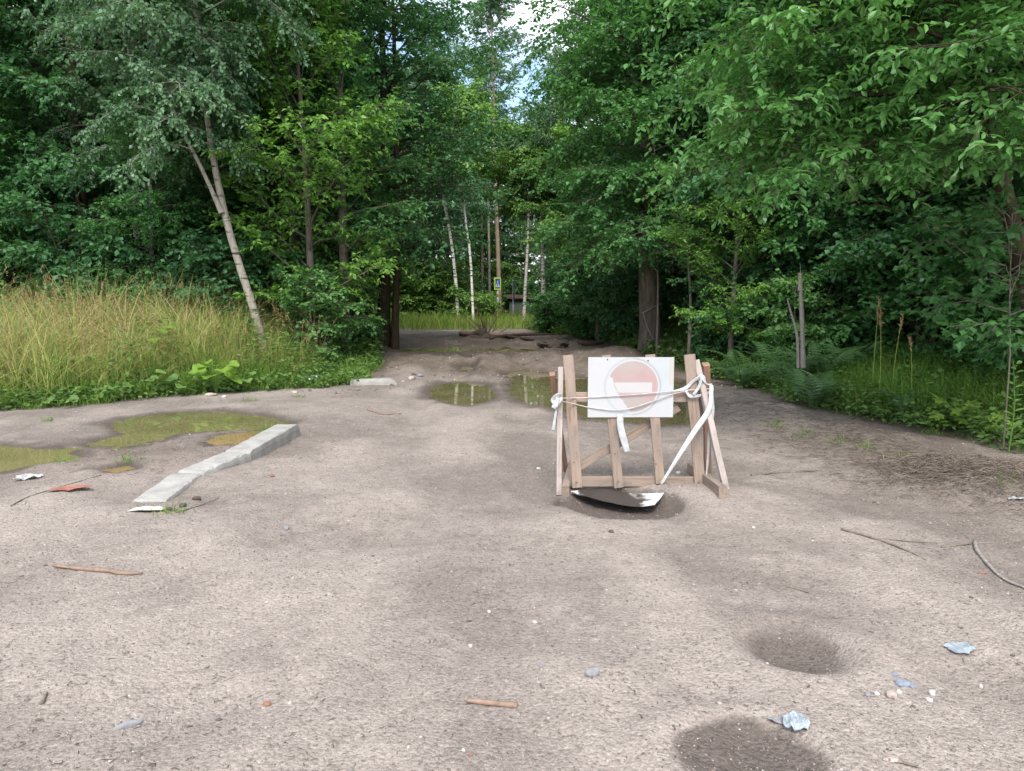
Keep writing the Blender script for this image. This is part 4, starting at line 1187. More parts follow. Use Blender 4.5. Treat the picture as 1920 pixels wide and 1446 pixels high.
ICO = None
def octa(P, S, rg):
    """small angular stones: deformed octahedra"""
    T = np.array([[1, 0, 0], [0, 1, 0], [-1, 0, 0], [0, -1, 0], [0, 0, 1], [0, 0, -1]], float)
    F = np.array([[0, 1, 4], [1, 2, 4], [2, 3, 4], [3, 0, 4], [1, 0, 5], [2, 1, 5], [3, 2, 5], [0, 3, 5]])
    n = len(P)
    a = rg.uniform(0, 6.28, n); c, s_ = np.cos(a), np.sin(a)
    D = T[None] * (1 + rg.normal(0, .28, (n, 6, 1))) * np.stack([S, S * rg.uniform(.55, 1, n), S * rg.uniform(.35, .7, n)], -1)[:, None, :]
    V = np.stack([D[..., 0] * c[:, None] - D[..., 1] * s_[:, None], D[..., 0] * s_[:, None] + D[..., 1] * c[:, None], D[..., 2]], -1) + P[:, None]
    return V.reshape(-1, 3), [(F[None] + (np.arange(n) * 6)[:, None, None]).reshape(-1, 3)]
g = N('grit')
M['grit'] = g.bsdf(g.ramp(g.attr('v'), [(0.0, (0.10, 0.085, 0.075)), (0.45, (0.26, 0.225, 0.20)), (0.8, (0.40, 0.36, 0.325)), (1.0, (0.58, 0.55, 0.52))]), 0.9, None, .2)
P, rg = scatter_road(44000, 101, 2.0, 13)
S = .0030 + .0055 * rg.uniform(0, 1, len(P)) ** 2.5 * np.where(rg.uniform(0, 1, len(P)) < .06, 2.6, 1)
V, F = octa(P, S * (0.7 + .06 * P[:, 1]), rg)
gv = np.repeat(np.clip(rg.normal(.36, .24, len(P)), 0, 1), 6)
P2, rg2 = scatter_road(5200, 107, 13, 29)                 # clods and stones of the churned track
S2 = .012 + .04 * rg2.uniform(0, 1, len(P2)) ** 4
V2, F2 = octa(P2, S2, rg2)
V, F, gv = cat_mesh([(V, F, gv), (V2, F2, np.repeat(np.clip(rg2.normal(.2, .25, len(P2)), 0, 1), 6))])
me = build_mesh('gravel', V, F, [M['grit']], dict(v=gv), smooth=True)
tag(link('gravel', me), 'loose grit and small stones strewn over the dirt road', kind='stuff')

def litter(n, P, rg, ln, wd, vr=(0, 1), lift=.004, bend=.3):
    n = len(P)
    a = rg.uniform(0, 6.28, n); l = ln * rg.uniform(.35, 1.3, n)
    V = []
    b = rg.normal(0, bend, n)
    for t in (-.5, 0, .5):
        cx = np.cos(a) * t * l - np.sin(a) * b * l * (t * t - .1); cy = np.sin(a) * t * l + np.cos(a) * b * l * (t * t - .1)
        x, y = P[:, 0] + cx, P[:, 1] + cy
        z = P[:, 2] + lift * (1.2 if t == 0 else .4) + rg.uniform(0, lift, n)
        ww = wd * (1 if t == 0 else .6)
        V += [np.stack([x + np.sin(a) * ww, y - np.cos(a) * ww, z - ww * .6], -1), np.stack([x, y, z + ww], -1), np.stack([x - np.sin(a) * ww, y + np.cos(a) * ww, z - ww * .6], -1)]
    V = np.stack(V, 1).reshape(-1, 3)
    q = np.array([[0, 1, 4, 3], [1, 2, 5, 4], [3, 4, 7, 6], [4, 5, 8, 7]])
    return V, [(q[None] + (np.arange(n) * 9)[:, None, None]).reshape(-1, 4)], np.repeat(rg.uniform(*vr, n), 9)
g = N('plant_litter')
M['litter'] = g.bsdf(g.ramp(g.attr('v'), [(0.0, (0.05, 0.04, 0.032)), (0.5, (0.115, 0.092, 0.074)), (1.0, (0.235, 0.195, 0.16))]), 0.95, None, .15)
P, rg = scatter_road(5200, 103, 2.0, 15)
cl = fbm(P[:, 0] * 1.4, P[:, 1] * 1.4, 44, 3)
P = P[(cl + rg.normal(0, .1, len(P))) > 0.0]
parts = [litter(0, P, rg, .026, .0014, (0, .6))]
# heap of dry roots and stalks on the right, and the berm beside the verge
def heap(n, cx, cy, rx, ry, seed):
    rg = np.random.default_rng(seed)
    x = rg.normal(cx, rx, n); y = rg.normal(cy, ry, n)
    return np.stack([x, y, terrain(x, y)], -1), rg
for n, cx, cy, rx, ry, ln, seed in ((2600, 3.75, 6.35, .34, .24, .17, 1), (1500, 4.3, 5.7, .4, .4, .14, 2), (1700, 3.5, 8.0, .45, .8, .12, 3), (900, 3.4, 10.2, .4, .9, .12, 4), (500, -3.2, 8.2, .7, .8, .06, 5)):
    P, rg = heap(n, cx, cy, rx, ry, seed)
    parts.append(litter(n, P, rg, ln, .0022, (.1, .95), .022 if ln > .12 else .008, .7 if ln > .1 else .3))
V, F, a = cat_mesh(parts)
tag(link('plant_litter', build_mesh('plant_litter', V, F, [M['litter']], dict(v=a))), 'dry roots, needles and bark bits littering the road', kind='stuff')

# ------------------------------------------------------------------ kerb stones
g = N('kerb_concrete')
c = g.coord('Object')
n1, n2 = g.noise(c, 6, 5), g.noise(c, 60, 4, .65)
col = g.ramp(n1, [(.3, (.27, .262, .245)), (.7, (.40, .39, .365))])
col = g.mix(.55, col, g.ramp(n2, [(.3, .6), (.5, 1.0), (.8, 1.15)]), 'MULTIPLY')
M['kerb'] = g.bsdf(col, .92, g.bump(n2, .7, .006), .2)

def kerb(name, A, B, w, z0, z1, hb, label, round_end=0, seed=0, group='broken kerb'):
    """A,B: ground points of the right lower edge (near, far); the stone lies left of it; z0,z1 top heights"""
    rg = np.random.default_rng(seed)
    A = np.array(A, float); B = np.array(B, float)
    d = nrm((B - A)[:2]); side = np.array([-d[1], d[0]])
    n = 26; m = 9
    # cross-section points: right bottom, right top chamfer, top, left top, left bottom
    sec = [(0.0, -1), (0.0, .0), (0.008, .75), (.035, .97), (.09, 1), (.5, 1.0), (.9, 1), (.985, .95), (1.0, .6), (1.0, -1)]
    V = []
    L = np.linalg.norm((B - A)[:2])
    for i in range(n):
        t = i / (n - 1)
        p = A[:2] + (B - A)[:2] * t
        top = z0 + (z1 - z0) * t
        e0 = min(1, (t * L) / .03 + .0); e1 = min(1, ((1 - t) * L) / (.03 + .14 * round_end))
        sh = math.sqrt(max(0, 1 - (1 - e1) ** 2)) if round_end else (1 if e1 >= 1 else .9)
        ch = min(sh, .88 + .12 * e0)
        for sx, sz in sec:
            jit = rg.normal(0, .0012) + .007 * (vnoise(np.array(t * 14 + sx * 3), np.array(sx * 7.0), seed + 4) - .5)
            chip = -.012 * max(0, float(vnoise(np.array(t * 9), np.array(3.0), seed + 9)) - .55) * 3 if .005 < sx < .05 else 0
            x, y = p + side * (w * sx + (jit if sx in (0, 1.0) else 0))
            zz = (top - hb) + hb * max(sz, 0) * ch + (-.12 if sz < 0 else 0) + jit + chip
            V.append([x, y, zz])
    k = len(sec)
    V = np.array(V)
    org = np.array([A[0], A[1], 0]); V = V - org
    i = np.arange(n - 1)[:, None] * k; j = np.arange(k - 1)[None]
    f = np.stack([i + j, i + j + 1, i + k + j + 1, i + k + j], -1).reshape(-1, 4)
    ends = [np.array([list(range(k))[::-1]]), np.array([[(n - 1) * k + q for q in range(k)]])]
    o = link(name, build_mesh(name, V, [f] + ends, [M['kerb']], smooth=False), None, tuple(org))
    tag(o, label, 'kerb stone', group)
    return o
a0, a1, a2, a3 = gflat(312, 941), gflat(381, 899), gflat(469, 869), gflat(566, 815)
kerb('kerb_stone', a0, a1 + [0, -.004, 0], .27, .012, .058, .10, 'lowest kerb stone, sunk into the sand at the near end', seed=1)
kerb('kerb_stone', a1 + [0, .004, 0], a2 + [0, -.007, 0], .27, .060, .115, .15, 'middle kerb stone of the tilted broken kerb', seed=2)
kerb('kerb_stone', a2 + [0.006, .007, 0], a3, .262, .120, .15, .2, 'highest kerb stone with a rounded far end', 1, seed=3)
k0, k1 = gp(742, 722), gp(655, 724)
k0, k1 = k0 + [0.05, .05, 0], k1 + [0, .1, 0]
zk = max(k0[2], k1[2])
kerb('kerb_stone', k1, k0, .26, zk + .10, zk + .11, .22, 'beige kerb stone half hidden in grass beside the left track', 1, seed=4, group=None)

# ------------------------------------------------------------------ the wooden barrier
def wood_mat(name, c1, c2, grey):
    g = N(name)
    c = g.coord('Object', (38, 2.2, 38))
    n = g.noise(c, 1, 6, .65)
    n2 = g.noise(g.coord('Object', (6, 3, 6)), 1, 4)
    col = g.ramp(n, [(.30, tuple(x * .75 for x in c1)), (.46, c2), (.72, tuple(min(1, x * 1.2) for x in c2))])
    col = g.mix(g.ramp(n2, [(.42, 0.0), (.68, .75)]), col, grey)
    dirt = g.noise(g.coord('Object', (9, 5, 9)), 1.3, 6, .7)
    col = g.mix(g.ramp(dirt, [(.54, 0.0), (.70, .6)]), col, (.13, .11, .095))
    oi = g.n('ObjectInfo').outputs['Random']
    col = g.mix(1.0, col, g.ramp(oi, [(0.0, (.86, .84, .82)), (1.0, (1.08, 1.05, 1.03))]), 'MULTIPLY')
    return g.bsdf(col, .85, g.bump(n, .5, .003), .2)
M['pine'] = wood_mat('sawn_pine', (.18, .135, .105), (.30, .235, .19), (.25, .215, .19))
M['pine_pale'] = wood_mat('pale_sawn_pine', (.30, .255, .23), (.39, .345, .32), (.33, .295, .275))
M['pine_dark'] = wood_mat('brown_sawn_pine', (.15, .085, .06), (.27, .165, .115), (.22, .16, .12))
M['nail'] = mat_simple('rusty_nail', (.10, .07, .05), .6)

def plank(name, parent, A, B, w, t, face=(0, -1, 0), mat='pine', seed=0):
    """board whose middle line runs A to B, w wide across the face, t thick"""
    A, B = Vector(A), Vector(B)
    d = (B - A); L = d.length; d.normalize()
    n = Vector(face); n = (n - d * n.dot(d)).normalized(); s = d.cross(n).normalized()
    rg = random.Random(seed)
    b = .004
    sec = [(-w / 2 + b, -t / 2), (w / 2 - b, -t / 2), (w / 2, -t / 2 + b), (w / 2, t / 2 - b), (w / 2 - b, t / 2), (-w / 2 + b, t / 2), (-w / 2, t / 2 - b), (-w / 2, -t / 2 + b)]
    m = 7; V = []
    for i in range(m):
        y = -L / 2 + L * i / (m - 1)
        ox, oz = rg.gauss(0, .0015), rg.gauss(0, .001)
        wv = 1 + rg.gauss(0, .012)
        cut = (rg.uniform(-.004, .004) if i in (0, m - 1) else 0)
        V += [(x * wv + ox, y + cut * x / w, z + oz) for x, z in sec]
    k = 8
    f = [[i * k + j, i * k + (j + 1) % k, (i + 1) * k + (j + 1) % k, (i + 1) * k + j] for i in range(m - 1) for j in range(k)]
    f = np.array(f)[:, ::-1]
    me = build_mesh(name, np.array(V), [f, np.array([list(range(k))]), np.array([[(m - 1) * k + q for q in range(k)][::-1]])], [M[mat]])
    o = link(name, me, parent)
    c = (A + B) / 2 - Vector(parent.location)
    o.matrix_basis = Matrix(((s.x, d.x, n.x, c.x), (s.y, d.y, n.y, c.y), (s.z, d.z, n.z, c.z), (0, 0, 0, 1)))
    return o

YB = 6.36
bc = at_y(1200, 915, YB)
barrier = empty('wooden_barrier', (float(bc[0]), YB, 0.0), 'wooden slat barrier with a faded no entry board standing over a hollow', 'barrier')
def Bp(u, v, Y=YB): return at_y(u, v, Y)
up = [((1064.6, 666), (1082, 914), .086), ((1136.4, 666), (1160, 914), .080), ((1219, 665), (1237.5, 906), .080), ((1292.7, 665), (1312.5, 914), .090)]
ups = []
for i, (a, b, w) in enumerate(up):
    o = plank('slat', barrier, Bp(*b), Bp(*a), w, .026, seed=i); ups.append(o)
    for vv in (.06, .92):
        pass
R2 = YB + .034
plank('rail', barrier, Bp(1069, 903, R2), Bp(1316, 903, R2), .085, .038, seed=11)
plank('rail', barrier, Bp(1066, 745, R2), Bp(1305, 745, R2), .082, .038, seed=12)
plank('brace', barrier, Bp(1085, 876, YB + .062 + .005), Bp(1272, 763, YB + .067), .072, .022, seed=13)
# left trestle: ground beam, front leg, rear leg
lf0, lf1 = gp(1060, 932), gp(1074, 884)
zf = .045
plank('foot', barrier, (lf0[0], lf0[1], gz(lf0[0], lf0[1]) + zf), (lf1[0] + .0, 7.0, gz(lf1[0], 7.0) + zf), .062, .09, (0, 0, 1), 'pine', 14)
plank('front_leg', barrier, Bp(1047.8, 929, 6.02), Bp(1050.5, 690, YB + .02), .042, .07, (0, -1, 0.3), 'pine_pale', 15)
plank('rear_leg', barrier, Bp(1062, 890, 6.98), Bp(1035.5, 701, YB + .10), .048, .06, (0, -1, -.3), 'pine_dark', 16)
rf0, rf1 = gp(1356, 934), gp(1322, 893)
plank('foot', barrier, (rf0[0], rf0[1], gz(rf0[0], rf0[1]) + zf), (1.62, 6.9, gz(1.62, 6.9) + zf), .062, .09, (0, 0, 1), 'pine', 17)
plank('front_leg', barrier, Bp(1361, 919, 6.1), Bp(1305, 676, YB + .045), .048, .06, (0, -1, .3), 'pine_pale', 18)
plank('rear_leg', barrier, Bp(1327, 905, 6.9), Bp(1324, 683, YB + .10), .056, .07, (0, -1, -.3), 'pine_dark', 19)
def nail(u, v, Y, parent):
    p = Bp(u, v, Y) - np.array(barrier.location)
    V, F = tubes([(np.array([p + [0, -.004, 0], p + [0, 0.006, 0]]), np.array([.0055, .005]), 7)])
    V = np.vstack([V, [p + [0, -.0045, 0]]]); c_ = len(V) - 1
    link('nail', build_mesh('nail', V, [F, np.array([[i, (i + 1) % 7, c_] for i in range(7)])], [M['nail']]), parent)
for u, v in ((1076, 867), (1081, 905), (1153, 851), (1159, 903), (1230, 870), (1310, 905), (1066, 745), (1300, 740)):
    nail(u, v, YB - .013, barrier)

# sign board: flat print worn off in places, as vertex colours on the board
def sign_board():
    A, B = Bp(1103, 670, YB - .022), Bp(1264.5, 670, YB - .022); C = Bp(1103, 782.5, YB - .022)
    W_, H_ = B[0] - A[0], A[2] - C[2]
    nx_, ny_ = 194, 136
    gx, gy = np.meshgrid(np.linspace(0, 161.5, nx_), np.linspace(0, 112.5, ny_))   # board millimetre-ish units, y down
    cx, cy, r = 84.0, 55.0, 53.0
    rr = np.hypot(gx - cx, gy - cy)
    n = fbm(gx * .06, gy * .06, 201, 4); nf = fbm(gx * .25, gy * .25, 202, 3)
    base_ = np.ones((ny_, nx_, 3)) * np.array([.445, .45, .46])
    base_ *= (1 + .05 * n[..., None] + .03 * nf[..., None])
    base_[..., 0] -= .05 * ss(100, 160, gx) * (1 - ss(30, 90, gy)); base_[..., 1] -= .015 * ss(100, 160, gx) * (1 - ss(30, 90, gy))
    col = base_
    # pale ring of the old round sign
    ring = np.exp(-((rr - r * .985) / 2.0) ** 2)
    tint = np.where((gx < cx)[..., None], np.array([.31, .365, .385]), np.array([.25, .265, .28]))
    col = col * (1 - .65 * ring[..., None]) + tint * .65 * ring[..., None]
    ring2 = np.exp(-((rr - r * .93) / 1.5) ** 2) * (gx > cx - 25)
    col = col * (1 - .6 * ring2[..., None]) + 0.47 * .6 * ring2[..., None]
    # what is left of the red print, torn along the left
    tear = np.interp(gy, [0, 10, 18, 28, 40, 55, 66, 76, 84, 96, 112], [50, 47, 42, 40, 44, 52, 58, 62, 68, 78, 90]) + 5 * fbm(gy * .2, gx * .02, 205, 3) * 2
    inside = ss(r * .915, r * .89, rr) * (gx > tear)
    bar = (gy > 47) & (gy < 66.5) & (gx < 121)
    red = np.array([.385, .265, .26]); pale_ = np.array([.365, .31, .295]); worn = np.array([.325, .305, .285])
    f = np.clip(.30 + 1.8 * n + .75 * ss(70, 130, gx) - .6 * ss(62, 95, gy), 0, 1)[..., None]
    cr = pale_ * (1 - f) + red * f
    dk = ss(72, 88, gy)[..., None] * .75
    cr = cr * (1 - dk) + worn * dk
    cr = np.where(bar[..., None], np.array([.45, .435, .435]), cr)
    cr = np.where(((gx - tear) < 1.3)[..., None], np.array([.33, .30, .28]), cr)
    col = col * (1 - inside[..., None]) + cr * inside[..., None]
    # beige scuffed field spreading to the lower right
    sc_ = ss(0, .06, n + .02 * nf) * ss(108, 125, gx) * ss(70, 80, gy) * (rr > r * .9) * (1 - ss(92, 98, gy)) * (1 - ss(146, 150, gx))
    col = col * (1 - .55 * sc_[..., None]) + np.array([.37, .345, .31]) * .55 * sc_[..., None]
    vt = (gx > 152) & (gy < 52); col[vt] = col[vt] * .3 + np.array([.44, .40, .34]) * .7
    for hx, hy in ((36, 4.5), (112.5, 6.5)):
        hm = np.hypot(gx - hx, gy - hy) < 1.5
        col[hm] = (.05, .045, .04)
    V = np.stack([gx / 161.5 * W_ - W_ / 2, np.zeros_like(gx) - .0, (1 - gy / 112.5) * H_], -1).reshape(-1, 3)
    V[:, 1] += .004 * np.sin(V[:, 0] * 6)
    nb = len(V)
    Vb = V + [0, .008, 0]
    i0 = (np.arange(ny_ - 1)[:, None] * nx_ + np.arange(nx_ - 1)[None]).ravel()
    f1 = np.stack([i0, i0 + nx_, i0 + nx_ + 1, i0 + 1], -1)
    rim = np.concatenate([np.arange(nx_), np.arange(1, ny_) * nx_ + nx_ - 1, (ny_ - 1) * nx_ + np.arange(nx_ - 1)[::-1], np.arange(1, ny_ - 1)[::-1] * nx_])
    r2 = np.roll(rim, -1)
    f2 = np.stack([rim, r2, r2 + nb, rim + nb], -1)
    CC = np.clip(np.vstack([col.reshape(-1, 3), np.full((nb, 3), .6)]), 0, 1)
    g = N('worn_sign_face')
    m = g.bsdf(g.attr('col', 'Color'), .45, None, .4)
    o = link('sign_board', build_mesh('sign_board', np.vstack([V, Vb]), [f1, f1[:, ::-1] + nb, f2], [m], dict(col=CC)), barrier)
    o.location = Vector(((A[0] + B[0]) / 2, A[1], C[2])) - barrier.location
    o['label'] = 'white board with a faded, half torn round no entry sign'
sign_board()

# ------------------------------------------------------------------ tapes, strings and the torn sheet
g = N('white_tape')
M['tape'] = g.bsdf(g.ramp(g.noise(g.coord('Object'), 22, 4), [(.3, (.34, .36, .375)), (.6, (.47, .48, .49))]), .45, None, .4)
M['string'] = mat_simple('pink_white_string', (.50, .43, .41), .8)
def ribbon(name, parent, pts, widths, normals=None, n=26, mat='tape', th=.0012, twist=0.0, seed=0):
    """tape with thickness along world points; width direction from the given side vectors"""
    P = catmull(pts, n)
    k = len(pts)
    W_ = np.interp(np.linspace(0, k - 1, n), np.arange(k), widths)
    T = nrm(np.gradient(P, axis=0))
    nr = np.array([0, -1.0, 0.0]) if normals is None else np.array(normals, float)
    S_ = nrm(np.cross(T, nr))
    an = twist * np.sin(np.linspace(0, 9, n) + seed)
    Nn = np.cross(S_, T)
    S2 = S_ * np.cos(an)[:, None] + Nn * np.sin(an)[:, None]; N2 = np.cross(S2, T)
    rows = []
    for s_, z_ in ((-.5, 0), (-.25, .0012), (0, -.001), (.25, .0015), (.5, 0)):
        rows.append(P + S2 * (W_ * s_)[:, None] + N2 * z_)
    V = np.stack(rows, 1)
    V2 = V + (N2 * th)[:, None, :]
    A_ = np.concatenate([V, V2[:, ::-1]], 1)
    kk = A_.shape[1]
    i = np.arange(n - 1)[:, None] * kk; j = np.arange(kk)[None]; j2 = (j + 1) % kk
    f = np.stack([i + j, i + j2, i + kk + j2, i + kk + j], -1).reshape(-1, 4)
    ends = [np.array([list(range(kk))[::-1]]), np.array([[(n - 1) * kk + q for q in range(kk)]])]
    loc = np.array(parent.location) if parent else np.zeros(3)
    return link(name, build_mesh(name, A_.reshape(-1, 3) - loc, [f] + ends, [M[mat]], smooth=True), parent)

def pts(lst):
    return [Bp(u, v, Y) for u, v, Y in lst]
tr = empty('barrier_tape', tuple(Bp(1315, 740, YB)), 'white tape wound round the right barrier legs with a long strap to the sheet', 'tape', 'tapes on the barrier')
F0 = YB - .05
ribbon('strap', tr, pts([(1334, 722, F0 - .02), (1330, 766, F0 - .06), (1300, 812, 6.19), (1269, 861, 6.13), (1240, 908, 6.06)]), [.03, .05, .042, .034, .022], twist=.25)
ribbon('strap', tr, pts([(1335, 735, F0), (1337, 775, F0 - .02), (1330, 808, F0 - .02), (1328, 850, F0), (1325, 885, F0 + .0), (1322, 915, F0)]), [.022, .028, .022, .02, .016, .013], twist=.5)
ribbon('loop', tr, pts([(1258, 735, YB - .034), (1285, 728, YB - .03), (1300, 715, YB - .03), (1317, 706, YB - .045), (1323, 720, YB - .03)]), [.012, .03, .028, .03, .02], twist=.3)
ribbon('loop', tr, pts([(1286, 733, YB - .034), (1294, 743, YB - .04), (1312, 742, YB - .05), (1333, 735, YB - .04), (1336, 726, YB + .02)]), [.02, .026, .024, .028, .02], twist=.3)
ribbon('loop', tr, pts([(1300, 741, YB - .052), (1310, 726, YB - .06), (1316, 708, YB - .055), (1311, 702, YB - .03)]), [.024, .022, .026, .02], twist=.3)
ribbon('loop', tr, pts([(1317, 706, YB - .05), (1321, 716, YB - .055), (1328, 721, YB - .05), (1335, 720, YB - .05)]), [.02, .014, .012, .01], twist=.3)
tl_ = empty('barrier_tape', tuple(Bp(1045, 745, YB)), 'white tape knotted round the left post with a hanging tail', 'tape', 'tapes on the barrier')
ribbon('knot', tl_, pts([(1054, 741, 6.2), (1046, 742, 6.17), (1036, 750, 6.2), (1043, 757, 6.17), (1054, 746, 6.18)]), [.03, .045, .03, .035, .02], twist=.4)
ribbon('tail', tl_, pts([(1047, 746, 6.165), (1041, 760, 6.15), (1038, 766, 6.15)]), [.03, .045, .04], twist=.2)
ribbon('tail', tl_, pts([(1044, 758, 6.17), (1041, 782, 6.17), (1037, 807, 6.17)]), [.012, .02, .026], twist=.3)
o = ribbon('barrier_tape', None, pts([(1162.5, 778, YB - .034), (1163.5, 800, YB - .04), (1170, 826, YB - .05), (1176.5, 848, YB - .05)]), [.054, .055, .058, .045])
tag(o, 'wide white tape end hanging below the sign board', 'tape', 'tapes on the barrier')
def cord(name, P, r, label, cat, n=24, mat='string', group=None):
    C = catmull(P, n)
    V, F = tubes([(C, np.full(n, r), 6)])
    org = C[0].copy()
    o = link(name, build_mesh(name, V - org, [F], [M[mat]], smooth=True), None, tuple(org))
    return tag(o, label, cat, group)
cord('string', pts([(1044, 747, 6.2), (1075, 746.5, YB - .02), (1105, 745.5, YB - .034), (1180, 741, YB - .036), (1262, 733.5, YB - .034), (1300, 731, YB - .03), (1333, 729, YB - .04)]), .0042,
     'taut thin string across the middle of the sign board', 'string', group='strings on the barrier')
cord('string', pts([(1050, 752, 6.2), (1078, 758, YB - .02), (1105, 764, YB - .034), (1150, 769, YB - .04), (1185, 765, YB - .04), (1225, 752, YB - .038), (1258, 740, YB - .034), (1290, 732, YB - .03)]), .0045,
     'slack string sagging across the lower sign board', 'string', group='strings on the barrier')

# torn sheet lying in the hollow
def torn_sheet():
    top_ = [(1071, 921, .03), (1100, 918, .02), (1135, 915, .03), (1173, 914, .02), (1215, 909, .03), (1257, 902.5, .075)]
    bot_ = [(1071, 922, .03), (1095, 930, .03), (1127, 937.5, .03), (1160, 945, .028), (1195, 949, .02), (1228, 946, .03)]
    def low(u, v, h):
        d = ray(u, v); z = -.052 + h
        t = (CAM_H - z) / -d[2]
        return np.array([d[0] * t, d[1] * t, z])
    n, m = 40, 14
    A_ = catmull([low(*p) for p in top_], n); B_ = catmull([low(*p) for p in bot_], n)
    t = np.linspace(0, 1, m)[None, :, None]
    G = A_[:, None] * (1 - t) + B_[:, None] * t
    nz = fbm(G[..., 0] * 8, G[..., 1] * 8, 301, 3)
    G[..., 2] += .012 * nz + .018 * np.sin(t[..., 0] * math.pi) * -1
    u_ = np.linspace(0, 1, n)[:, None] + 0 * t[..., 0]
    f = np.clip((u_ - .74 + .35 * fbm(G[..., 0] * 14, G[..., 1] * 14, 303, 4) + .12 * (t[..., 0] - .3) * -1) * 16, 0, 1)
    f = np.maximum(f, np.clip((.13 - u_ + .3 * fbm(G[..., 0] * 20, G[..., 1] * 14, 304, 3)) * 16, 0, 1))
    f = np.maximum(f, ((t[..., 0] < .12) & (u_ > .5)) * 1.0)
    col = np.array([.060, .050, .044]) * (1 - f[..., None]) + np.array([.60, .60, .59]) * f[..., None]
    V = G.reshape(-1, 3); org = np.array([V[:, 0].mean(), V[:, 1].mean(), -.05]); V = V - org
    nb = len(V)
    i0 = (np.arange(n - 1)[:, None] * m + np.arange(m - 1)[None]).ravel()
    f1 = np.stack([i0, i0 + 1, i0 + m + 1, i0 + m], -1)
    rim = np.concatenate([np.arange(m), np.arange(1, n) * m + m - 1, (n - 1) * m + np.arange(m - 1)[::-1], np.arange(1, n - 1)[::-1] * m]); r2 = np.roll(rim, -1)
    f2 = np.stack([rim, r2, r2 + nb, rim + nb], -1)
    g = N('torn_sheet_face'); mm = g.bsdf(g.attr('col', 'Color'), .6, None, .3)
    CC = np.vstack([col.reshape(-1, 3)] * 2)
    o = link('torn_sheet', build_mesh('torn_sheet', np.vstack([V, V - [0, 0, .006]]), [f1, f1[:, ::-1] + nb, f2], [mm], dict(col=CC)), None, tuple(org))
    tag(o, 'bent white sign sheet caked with mud in the hollow under the barrier', 'sheet')
torn_sheet()

# ------------------------------------------------------------------ sticks, stones and rubbish on the road
M['stick'] = mat_simple('bark_stick', (.17, .14, .115), .9, .4, 40)
M['stick_red'] = mat_simple('peeled_stick', (.24, .165, .125), .8, .3, 30)
M['stick_grey'] = mat_simple('grey_stick', (.27, .24, .215), .9, .35, 40)
M['stone_white'] = mat_simple('white_stone', (.48, .46, .43), .8, .2, 40)
M['stone_blue'] = mat_simple('blue_grey_stone', (.20, .235, .28), .6, .2, 40)
M['stone_grey'] = mat_simple('grey_stone', (.24, .24, .25), .85, .25, 40)
M['stone_pink'] = mat_simple('pink_stone', (.40, .33, .30), .8, .25, 40)
M['brick'] = mat_simple('brick_red', (.26, .13, .085), .85, .25, 40)
M['bag'] = mat_simple('white_plastic', (.36, .365, .37), .4, .25, 12, .5)
M['bag_blue'] = mat_simple('bluish_plastic', (.29, .335, .37), .35, .3, 14, .5)
M['red_plastic'] = mat_simple('red_plastic', (.30, .125, .095), .5, .2, 18, .5)
M['clod'] = mat_simple('dark_clod', (.09, .07, .055), .95, .3, 30)
STK = 'sticks lying on the road'
def stick(lst, r, label, mat='stick', branch=None, group=STK, rad=None):
    P = np.array([gp(u, v) for u, v in lst]); P[:, 2] += r * .7
    org = P[0].copy()
    C = catmull(P, 16); n = len(C)
    rr = np.interp(np.linspace(0, 1, n), np.linspace(0, 1, len(rad)), rad) if rad else np.linspace(r, r * .5, n)
    rr = rr * (1 + .12 * np.sin(np.arange(n) * 2.1))
    tb = [(C - org, rr, 6)]
    if branch:
        for bl, br in branch:
            Q = np.array([gp(u, v) for u, v in bl]); Q[:, 2] += br
            tb.append((catmull(Q, 8) - org, np.linspace(br, br * .4, 8), 5))
    V, F = tubes(tb)
    k = tb[0][2]
    caps = [np.array([list(range(k))[::-1]]), np.array([[(n - 1) * k + q for q in range(k)]])]
    o = link('stick', build_mesh('stick', V, [F] + caps, [M[mat]], smooth=True), None, tuple(org))
    return tag(o, label, 'stick', group)
stick([(100, 1063), (150, 1069), (200, 1073), (235, 1078), (268, 1077)], .012, 'brown peeled stick lying alone in the left foreground', 'stick_red', rad=[.008, .012, .013, .012, .005])
stick([(876, 1317), (900, 1320), (935, 1324), (970, 1327)], .012, 'short light brown stick in the middle foreground', 'stick_red', rad=[.009, .011, .011, .013])
stick([(1578, 994), (1625, 1007), (1680, 1026), (1735, 1051)], .009, 'dark twig with a side branch on the right', 'stick', [([(1640, 1011), (1700, 1016), (1760, 1020)], .005)])
stick([(1765, 1027), (1800, 1024), (1828, 1020)], .007, 'short grey twig touching the forked branch', 'stick')
stick([(1828, 1017), (1832, 1035), (1858, 1067), (1885, 1090), (1935, 1110)], .013, 'grey forked branch running out at the right edge', 'stick_grey', [([(1829, 1020), (1850, 1019), (1868, 1020)], .004)])
stick([(1410, 893), (1430, 890), (1455, 888), (1500, 886), (1535, 884)], .012, 'twig with an orange split end right of the barrier', 'stick', rad=[.017, .016, .008, .006, .004])
stick([(1480, 1102), (1500, 1107), (1518, 1113)], .006, 'small dark twig above the damp pothole', 'stick')
stick([(1485, 762), (1505, 780), (1523, 798), (1560, 797), (1582, 792)], .014, 'bent root twig on the berm at the right verge', 'stick_grey', [([(1505, 780), (1490, 790)], .007)])
stick([(1800, 864), (1850, 866), (1935, 874)], .016, 'long thin pale branch along the right verge', 'stick_grey')
stick([(1355, 775), (1375, 786), (1390, 796)], .008, 'thin twig just right of the barrier legs', 'stick')
stick([(690, 770), (720, 778), (752, 777)], .014, 'reddish stick on the road left of the round puddle', 'stick_red')
stick([(78, 1322), (88, 1300)], .008, 'short twig at the lower left', 'stick')
stick([(1665, 1428), (1690, 1432), (1720, 1440)], .007, 'dark twig at the lower right edge', 'stick')
stick([(20, 950), (55, 932), (120, 912), (190, 892)], .006, 'thin root trailing across the mud at the left', 'stick')
